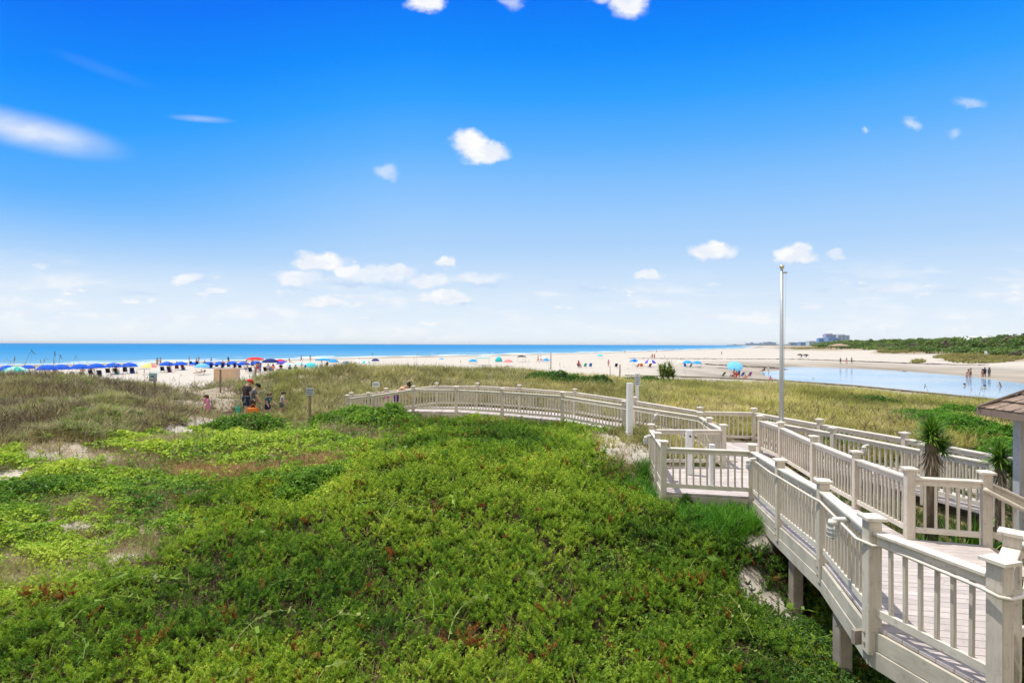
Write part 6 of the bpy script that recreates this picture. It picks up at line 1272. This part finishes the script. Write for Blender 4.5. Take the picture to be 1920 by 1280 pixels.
mb = MB(); mb.lathe([(0, -.005), (.024, -.004), (.024, .004), (0, .005)], 12); me0 = mb.mesh('symbol', M_SBLUE); me0.transform(Matrix.Rotation(R(90), 4, 'X')); o = link('symbol', me0, t, loc=(0, -.009, zt-p.z-.07))
mb = MB()
for k in range(4): strokes(mb, -.085+.01*(k == 3), .09, zt-p.z-.16-.088*k, .05, -.009, rs)
link('lettering', mb.mesh('lettering', M_SBLUE), t)
# sign by the path
p = gp(581, 23.4); zt = at(581, 727, 23.4).z; zb = at(581, 741, 23.4).z
t = thing('dune_sign', 'small weathered grey sign with three lines among the dune grass', 'sign', p)
mb = MB(); mb.box((0, .03, (zb-p.z)/2-.1), (.11, .05, zb-p.z+.25)); link('post', mb.mesh('post', M_WOOD), t); mb = MB(); mb.box((0, 0, (zt+zb)/2-p.z), (.36, .015, zt-zb)); link('panel', bevel(mb.mesh('panel', M_SGREY), .004), t); mb = MB()
for k in range(3): strokes(mb, -.14, .14, zt-p.z-.09-.085*k, .04, -.011, rs)
link('lettering', mb.mesh('lettering', mat('sign_grey_print', (.08, .11, .13), .6, .2, .1)), t)
# sign board at the ramp end
p = Vector((-6.05, 23.75, deckz(-6.05, 23.75))); t = thing('notice_board', 'small white notice board on a post at the low end of the walkway', 'sign', p); q = at(706, 724, 23.75); mb = MB(); mb.box((0, 0, q.z-p.z+.07), (.33, .03, .19)); mb.box((0, 0, q.z-p.z+.18), (.18, .03, .03)); link('panel', bevel(mb.mesh('panel', M_SIGN), .004), t); mb = MB(); mb.box((0, .04, (q.z-p.z)/2), (.08, .05, q.z-p.z)); link('post', mb.mesh('post', M_PAINT), t); mb = MB(); strokes(mb, -.12, .12, q.z-p.z+.11, .03, -.018, rs); strokes(mb, -.12, .12, q.z-p.z+.05, .03, -.018, rs); link('lettering', mb.mesh('lettering', mat('sign_grey_print', (.08, .11, .13))), t)
# square sign with the dark fan emblem
D1 = 30.; p = gp(287, D1); zt = at(287, 699.5, D1).z; zm = at(287, 708.2, D1).z; zb = at(287, 715, D1).z
t = thing('emblem_sign', 'square pale teal sign with a dark dome emblem on a wooden post', 'sign', p)
mb = MB(); mb.box((.06, .05, (zm-p.z)/2-.1), (.11, .08, zm-p.z+.2)); link('post', mb.mesh('post', M_WOOD), t)
mb = MB(); mb.box((0, 0, (zt+zm)/2-p.z), (.46, .02, zt-zm-.01)); link('upper_panel', bevel(mb.mesh('upper_panel', mat('sign_pale_teal', (.28, .45, .50), .5, .3, .1)), .004), t); mb = MB(); mb.box((0, 0, (zb+zm)/2-p.z), (.46, .02, zm-zb-.01)); link('lower_panel', bevel(mb.mesh('lower_panel', mat('sign_stone', (.38, .37, .36), .6, .3, .1)), .004), t)
mb = MB(); r_e = .11; ps = [(r_e*math.cos(math.pi*k/10), -.014, r_e*.8*math.sin(math.pi*k/10)) for k in range(11)]; mb.add(ps+[(x, -.009, z) for x, y, z in ps], [tuple(range(11)), tuple(range(21, 10, -1))]+[(i, i+1, i+12, i+11) for i in range(10)]); link('emblem', mb.mesh('emblem', M_TEAL), t, loc=(-.02, 0, zm-p.z+.03))
mb = MB(); strokes(mb, -.18, .18, zm-p.z-.1, .03, -.012, rs); link('lettering', mb.mesh('lettering', mat('sign_grey_print', (.08, .11, .13))), t)
# wooden post, tall sign post, box
D1 = 31.; p = gp(413.5, D1); zt = at(413, 692.5, D1).z; mb = MB(); mb.box((0, 0, (zt-p.z)/2-.15), (.075, .075, zt-p.z+.3)); o = mb.build('wooden_post', M_WOOD, loc=p); tag(o, 'thin brown wooden post in front of the tan box', 'post')
D1 = 62.; p = gp(479, D1); zt = at(479, 690, D1).z; t = thing('sign_post', 'brown post with a narrow white sign below the tall red parasol', 'sign', p); mb = MB(); H = at(479, 688, D1).z-p.z; mb.box((0, 0, H/2-.2), (.16, .16, H+.4)); link('post', mb.mesh('post', M_WOOD), t); mb = MB(); mb.box((-.2, -.1, H*.62), (.24, .03, 1.0)); link('panel', mb.mesh('panel', M_SIGN), t); mb = MB(); [strokes(mb, -.29, -.12, H*.62+.35-.16*k, .05, -.118, rs) for k in range(5)]; link('lettering', mb.mesh('lettering', mat('sign_grey_print', (.08, .11, .13))), t)
D1 = 66.; p = at(427.5, 712, D1); p.z = hz(p.x, p.y); t = thing('storage_box', 'large tan wooden storage box on skids on the open beach', 'box', p, R(6)); zt = at(427, 691.5, D1).z-p.z; mb = MB(); mb.box((-.1, 0, zt/2+.1), (2.6, 1.3, zt-.2)); link('body', bevel(mb.mesh('body', M_TAN), .02), t); mb = MB(); mb.box((-.1, 0, zt+.02), (2.7, 1.4, .05)); link('lid', mb.mesh('lid', M_TAN), t)
for dy in (-.6, .6):
    mb = MB(); mb.box((.1, dy, .05), (3.1, .14, .1)); link('skid', mb.mesh('skid', M_WOOD), t)
for (u1, D1, w_, c_, lb) in [(460, 52, .75, 'dark green', 'low dark green bin behind the man in the red cap'), (495, 56, .7, 'blue', 'low grey-blue bin right of the brown sign post')]:
    p = gp(u1, D1); mb = MB(); zt = at(u1, 714.5 if u1 < 470 else 713, D1).z-p.z; mb.box((0, 0, zt/2), (w_, .6, max(.5, zt)), taper=1.08); mb.box((0, 0, max(.5, zt)/2+zt/2+.02), (w_*1.14, .68, .05)); o = mb.build('bin', mat('bin_'+c_.replace(' ', '_'), (.04, .13, .09) if u1 < 470 else (.22, .26, .38), .6, .3, .1), loc=p); tag(o, lb, 'bin')
for (u1, v0, v1, D1, w_, lb) in [(1033, 660, 692, 105, .2, 'tall dark post on the sand above the wide green mound'), (1144, 686.5, 694, 80, .1, 'short dark stake on the sand, left of two'), (1162.5, 683.5, 695, 78, .2, 'pale thick stake on the sand, right of two'), (1057, 695.5, 702, 38, .08, 'thin white stake on the green mound'), (1219, 666, 673, 200, .14, 'thin dark pole far off above the violet umbrella'), (1246, 667, 673, 205, .14, 'thin dark pole far off above the palm bush')]:
    p = gp(u1, D1); zt = at(u1, v0, D1).z; mb = MB(); mb.tube([(0, 0, -.3), (0, 0, max(.4, zt-p.z))], w_/2, 8); mb.tube([(0, 0, max(.4, zt-p.z)-.06), (0, 0, max(.4, zt-p.z)-.02)], w_*.56, 8); o = mb.build('stake', M_PVC if 'white' in lb else (M_PILE if 'dark' in lb else M_WOOD), smooth=True, loc=p); tag(o, lb, 'post')
# bulkhead along the near bank of the pool
bk = [(18, 85), (28, 81), (37, 74), (41.5, 64), (43, 54), (44.5, 44), (47, 34)]
t = thing('bulkhead', 'low dark timber bulkhead along the near bank of the pool', 'wall', (bk[0][0], bk[0][1], -2))
for a, b in zip(bk[:-1], bk[1:]):
    mb = MB(); mb.bar((a[0], a[1], -2.55), (b[0], b[1], -2.55), .18, 1.3); link('planking', mb.mesh('planking', M_PILE), t, world=True); mb = MB(); mb.bar((a[0], a[1], -1.86), (b[0], b[1], -1.86), .4, .08); link('cap_board', mb.mesh('cap_board', M_PILE), t, world=True)
# lines of wrack: dark weed left by the tide
wr = []
for (uu0, vv0, uu1, vv1, n_) in [(1180, 673.5, 1500, 675.5, 500), (1500, 675.5, 1760, 685, 700), (1760, 685, 1850, 688, 300), (1320, 682.5, 1500, 684.5, 420), (1500, 684.5, 1700, 691, 300)]:
    for k in range(n_):
        f = random.random(); q = at_z(uu0+(uu1-uu0)*f, vv0+(vv1-vv0)*f+random.gauss(0, .35), -2.3); q = gp(uu0+(uu1-uu0)*f, q.y); wr.append((q.x, q.y, q.z))
wr = np.array(wr); tag(scatter('seaweed_line', [T_leafy(8, 300+s, .6, .15) for s in range(3)], wr, .55*(.5+rng.uniform(0, 1, len(wr))), pal(len(wr), [(.06, .045, .03), (.14, .11, .075)]), .1, zs=.35), kind='stuff')
# ------------------------------------------------------------------ far buildings
BM = {'glass': mat('tower_glass_hazed', (.16, .34, .62), .35, .5, .2, .02), 'pink': mat('tower_pink_hazed', (.42, .42, .60), .8, .2, .1, .02), 'white': mat('tower_white_hazed', (.50, .60, .70), .8, .2, .1, .02), 'slate': mat('tower_slate_hazed', (.30, .37, .50), .8, .2, .15, .02), 'win': mat('tower_window_hazed', (.12, .27, .52), .3, .5, .2, .02)}  # wall and glass colours shifted towards blue, with distance haze mixed in
def tower(label, u0, u1, v, D, wall='white', floors=12, crownh=.08):
    a = at(u0, 647, D); b = at(u1, 647, D); zt = at((u0+u1)/2, v, D).z; w_ = b.x-a.x; z0 = -4; H = zt-z0; dp = w_*.6
    t = thing('tower_block', label, 'building', ((a.x+b.x)/2, D, z0), group='towers along the far shore')
    mb = MB(); mb.box((0, 0, H*.46), (w_, dp, H*.92)); link('wall', mb.mesh('wall', BM[wall]), t)
    mb = MB(); mb.box((-w_*.12, 0, H*.96), (w_*.6, dp*.7, H*.08)); mb.box((0, 0, H*.922), (w_*1.02, dp*1.02, H*.012)); link('roof', mb.mesh('roof', BM[wall]), t)
    mb = MB(); cols = max(3, int(w_/16))
    for k in range(floors):
        for c_ in range(cols):
            mb.box((-w_/2+w_*(c_+.5)/cols, -dp/2-.2, H*(.06+.85*(k+.3)/floors)), (w_/cols*.66, .6, H*.85/floors*.55))
    wn_ = link('window', mb.mesh('window', BM['win']), t); 
    mb = MB()
    for k in range(floors+1): mb.box((0, -dp/2-1., H*(.045+.85*k/floors)), (w_*.96, 2., H*.010))
    link('balcony', mb.mesh('balcony', BM[wall]), t)
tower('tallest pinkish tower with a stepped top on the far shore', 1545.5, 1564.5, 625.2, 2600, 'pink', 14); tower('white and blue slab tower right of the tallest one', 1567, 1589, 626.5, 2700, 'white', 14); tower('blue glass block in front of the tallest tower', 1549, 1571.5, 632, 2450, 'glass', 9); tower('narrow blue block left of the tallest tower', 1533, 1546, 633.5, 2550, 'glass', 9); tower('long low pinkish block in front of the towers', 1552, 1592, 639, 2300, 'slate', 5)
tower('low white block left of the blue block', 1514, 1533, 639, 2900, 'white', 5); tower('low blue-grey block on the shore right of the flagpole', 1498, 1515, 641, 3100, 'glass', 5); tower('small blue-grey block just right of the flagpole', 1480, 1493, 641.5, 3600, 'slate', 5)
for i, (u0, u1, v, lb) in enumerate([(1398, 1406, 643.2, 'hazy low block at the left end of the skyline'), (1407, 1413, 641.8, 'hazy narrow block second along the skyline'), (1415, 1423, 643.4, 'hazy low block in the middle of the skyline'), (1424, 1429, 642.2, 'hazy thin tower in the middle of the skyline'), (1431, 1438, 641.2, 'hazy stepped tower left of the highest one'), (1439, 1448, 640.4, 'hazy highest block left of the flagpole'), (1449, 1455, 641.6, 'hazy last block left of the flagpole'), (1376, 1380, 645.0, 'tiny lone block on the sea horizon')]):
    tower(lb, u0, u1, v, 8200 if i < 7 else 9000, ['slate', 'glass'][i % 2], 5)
# low land beneath the skyline
mb = MB(); pts = []
for u1 in range(1372, 1640, 6):
    q = at(u1, 646.8-(u1-1372)/268*1.2-rs.uniform(0, .5), 7600-(u1-1372)*16); pts.append(q)
vs = []
for q in pts: vs += [(q.x, q.y, -6), (q.x, q.y, q.z), (q.x+120, q.y+500, q.z), (q.x+120, q.y+500, -6)]
mb.add(vs, [(4*i+j, 4*i+4+j, 4*i+5+j, 4*i+1+j) for i in range(len(pts)-1) for j in range(3)]); tag(mb.build('far_hills', mat('far_shore_trees_hazed', (.05, .12, .17), .9, .1, .3, .01)), kind='structure')  # tree colour carries the blue of the distance haze
# beach shelter
p = at(1573, 652, 480); z0 = hz(p.x, p.y); t = thing('beach_shelter', 'open shelter with broad brown hip roof at the edge of the far wood', 'shelter', (p.x, p.y, z0)); zt = at(1573, 644.2, 480).z-z0; ze = at(1573, 648.2, 480).z-z0; a = 6.6
mb = MB(); mb.add([(-a, -a, ze), (a, -a, ze), (a, a, ze), (-a, a, ze), (-1.5, 0, zt), (1.5, 0, zt)], [(0, 1, 5, 4), (1, 2, 5), (2, 3, 4, 5), (3, 0, 4), (3, 2, 1, 0)]); link('roof', mb.mesh('roof', mat('shelter_roof', (.36, .26, .19), .9, .1, .2)), t)
for x, y in ((-4.5, -4.5), (4.5, -4.5), (4.5, 4.5), (-4.5, 4.5), (0, -4.5)):
    mb = MB(); mb.box((x, y, ze/2-.5), (.4, .4, ze+1)); link('post', mb.mesh('post', M_WOOD), t)
# houses among the trees
def house(label, u1, v1, D, w_, roofc):
    p = at(u1, v1, D); z0 = hz(p.x, p.y); t = thing('house', label, 'house', (p.x, p.y, z0), R(20)); H = p.z-z0; e_ = H-2.2
    mb = MB(); mb.box((0, 0, e_/2), (w_*.9, 8, e_)); link('wall', mb.mesh('wall', BM['white']), t)
    mb = MB(); a, b = w_/2+.4, 4.6; mb.add([(-a, -b, e_), (a, -b, e_), (a, b, e_), (-a, b, e_), (-a*.55, 0, H), (a*.55, 0, H)], [(0, 1, 5, 4), (1, 2, 5), (2, 3, 4, 5), (3, 0, 4), (3, 2, 1, 0)]); link('roof', mb.mesh('roof', roofc), t)
    for k in (-1, 0, 1):
        mb = MB(); mb.box((k*w_*.27, -4.03, e_*.75), (w_*.12, .1, 1.4)); link('window', mb.mesh('window', BM['win']), t)
RW = mat('pale_metal_roof', (.70, .71, .72), .5, .3, .05); RG = mat('grey_shingle_roof', (.24, .26, .31), .9, .1, .1)
house('house with long pale roof above the wood, left one', 1822, 630.4, 330, 16, RW); house('house with pale roof above the wood, right of the long one', 1852, 630.2, 320, 11, RW); house('house with dark grey roof in the trees at the right edge', 1914, 629.5, 250, 11, RG)
# white hut on the far dune
p = gp(1850.5, 172); t = thing('lifeguard_chair', 'small white lookout stand on the grassy far dune', 'stand', p)
mb = MB()
for s in (-1, 1):
    for y in (-1, 1): mb.tube([(s*.5, y*.4, 0), (s*.35, y*.3, 1.2)], .06, 5)
link('frame', mb.mesh('frame', M_PVC), t); mb = MB(); mb.box((0, 0, 1.25), (.9, .8, .1)); mb.box((0, .35, 1.7), (.9, .08, .9)); link('seat', mb.mesh('seat', M_PVC), t)
# ------------------------------------------------------------------ the air between here and the far shore
m, nn, LL, oo = nt('haze_air')
v = nn.new('ShaderNodeVolumePrincipled'); v.inputs['Color'].default_value = (.93, .98, 1.0, 1); v.inputs['Density'].default_value = 3.2e-5; v.inputs['Anisotropy'].default_value = 0.; LL.new(v.outputs[0], oo.inputs['Volume'])
mb = MB(); mb.box((0, 0, 45), (260000, 260000, 126)); o = mb.build('haze', m); tag(o, kind='stuff')
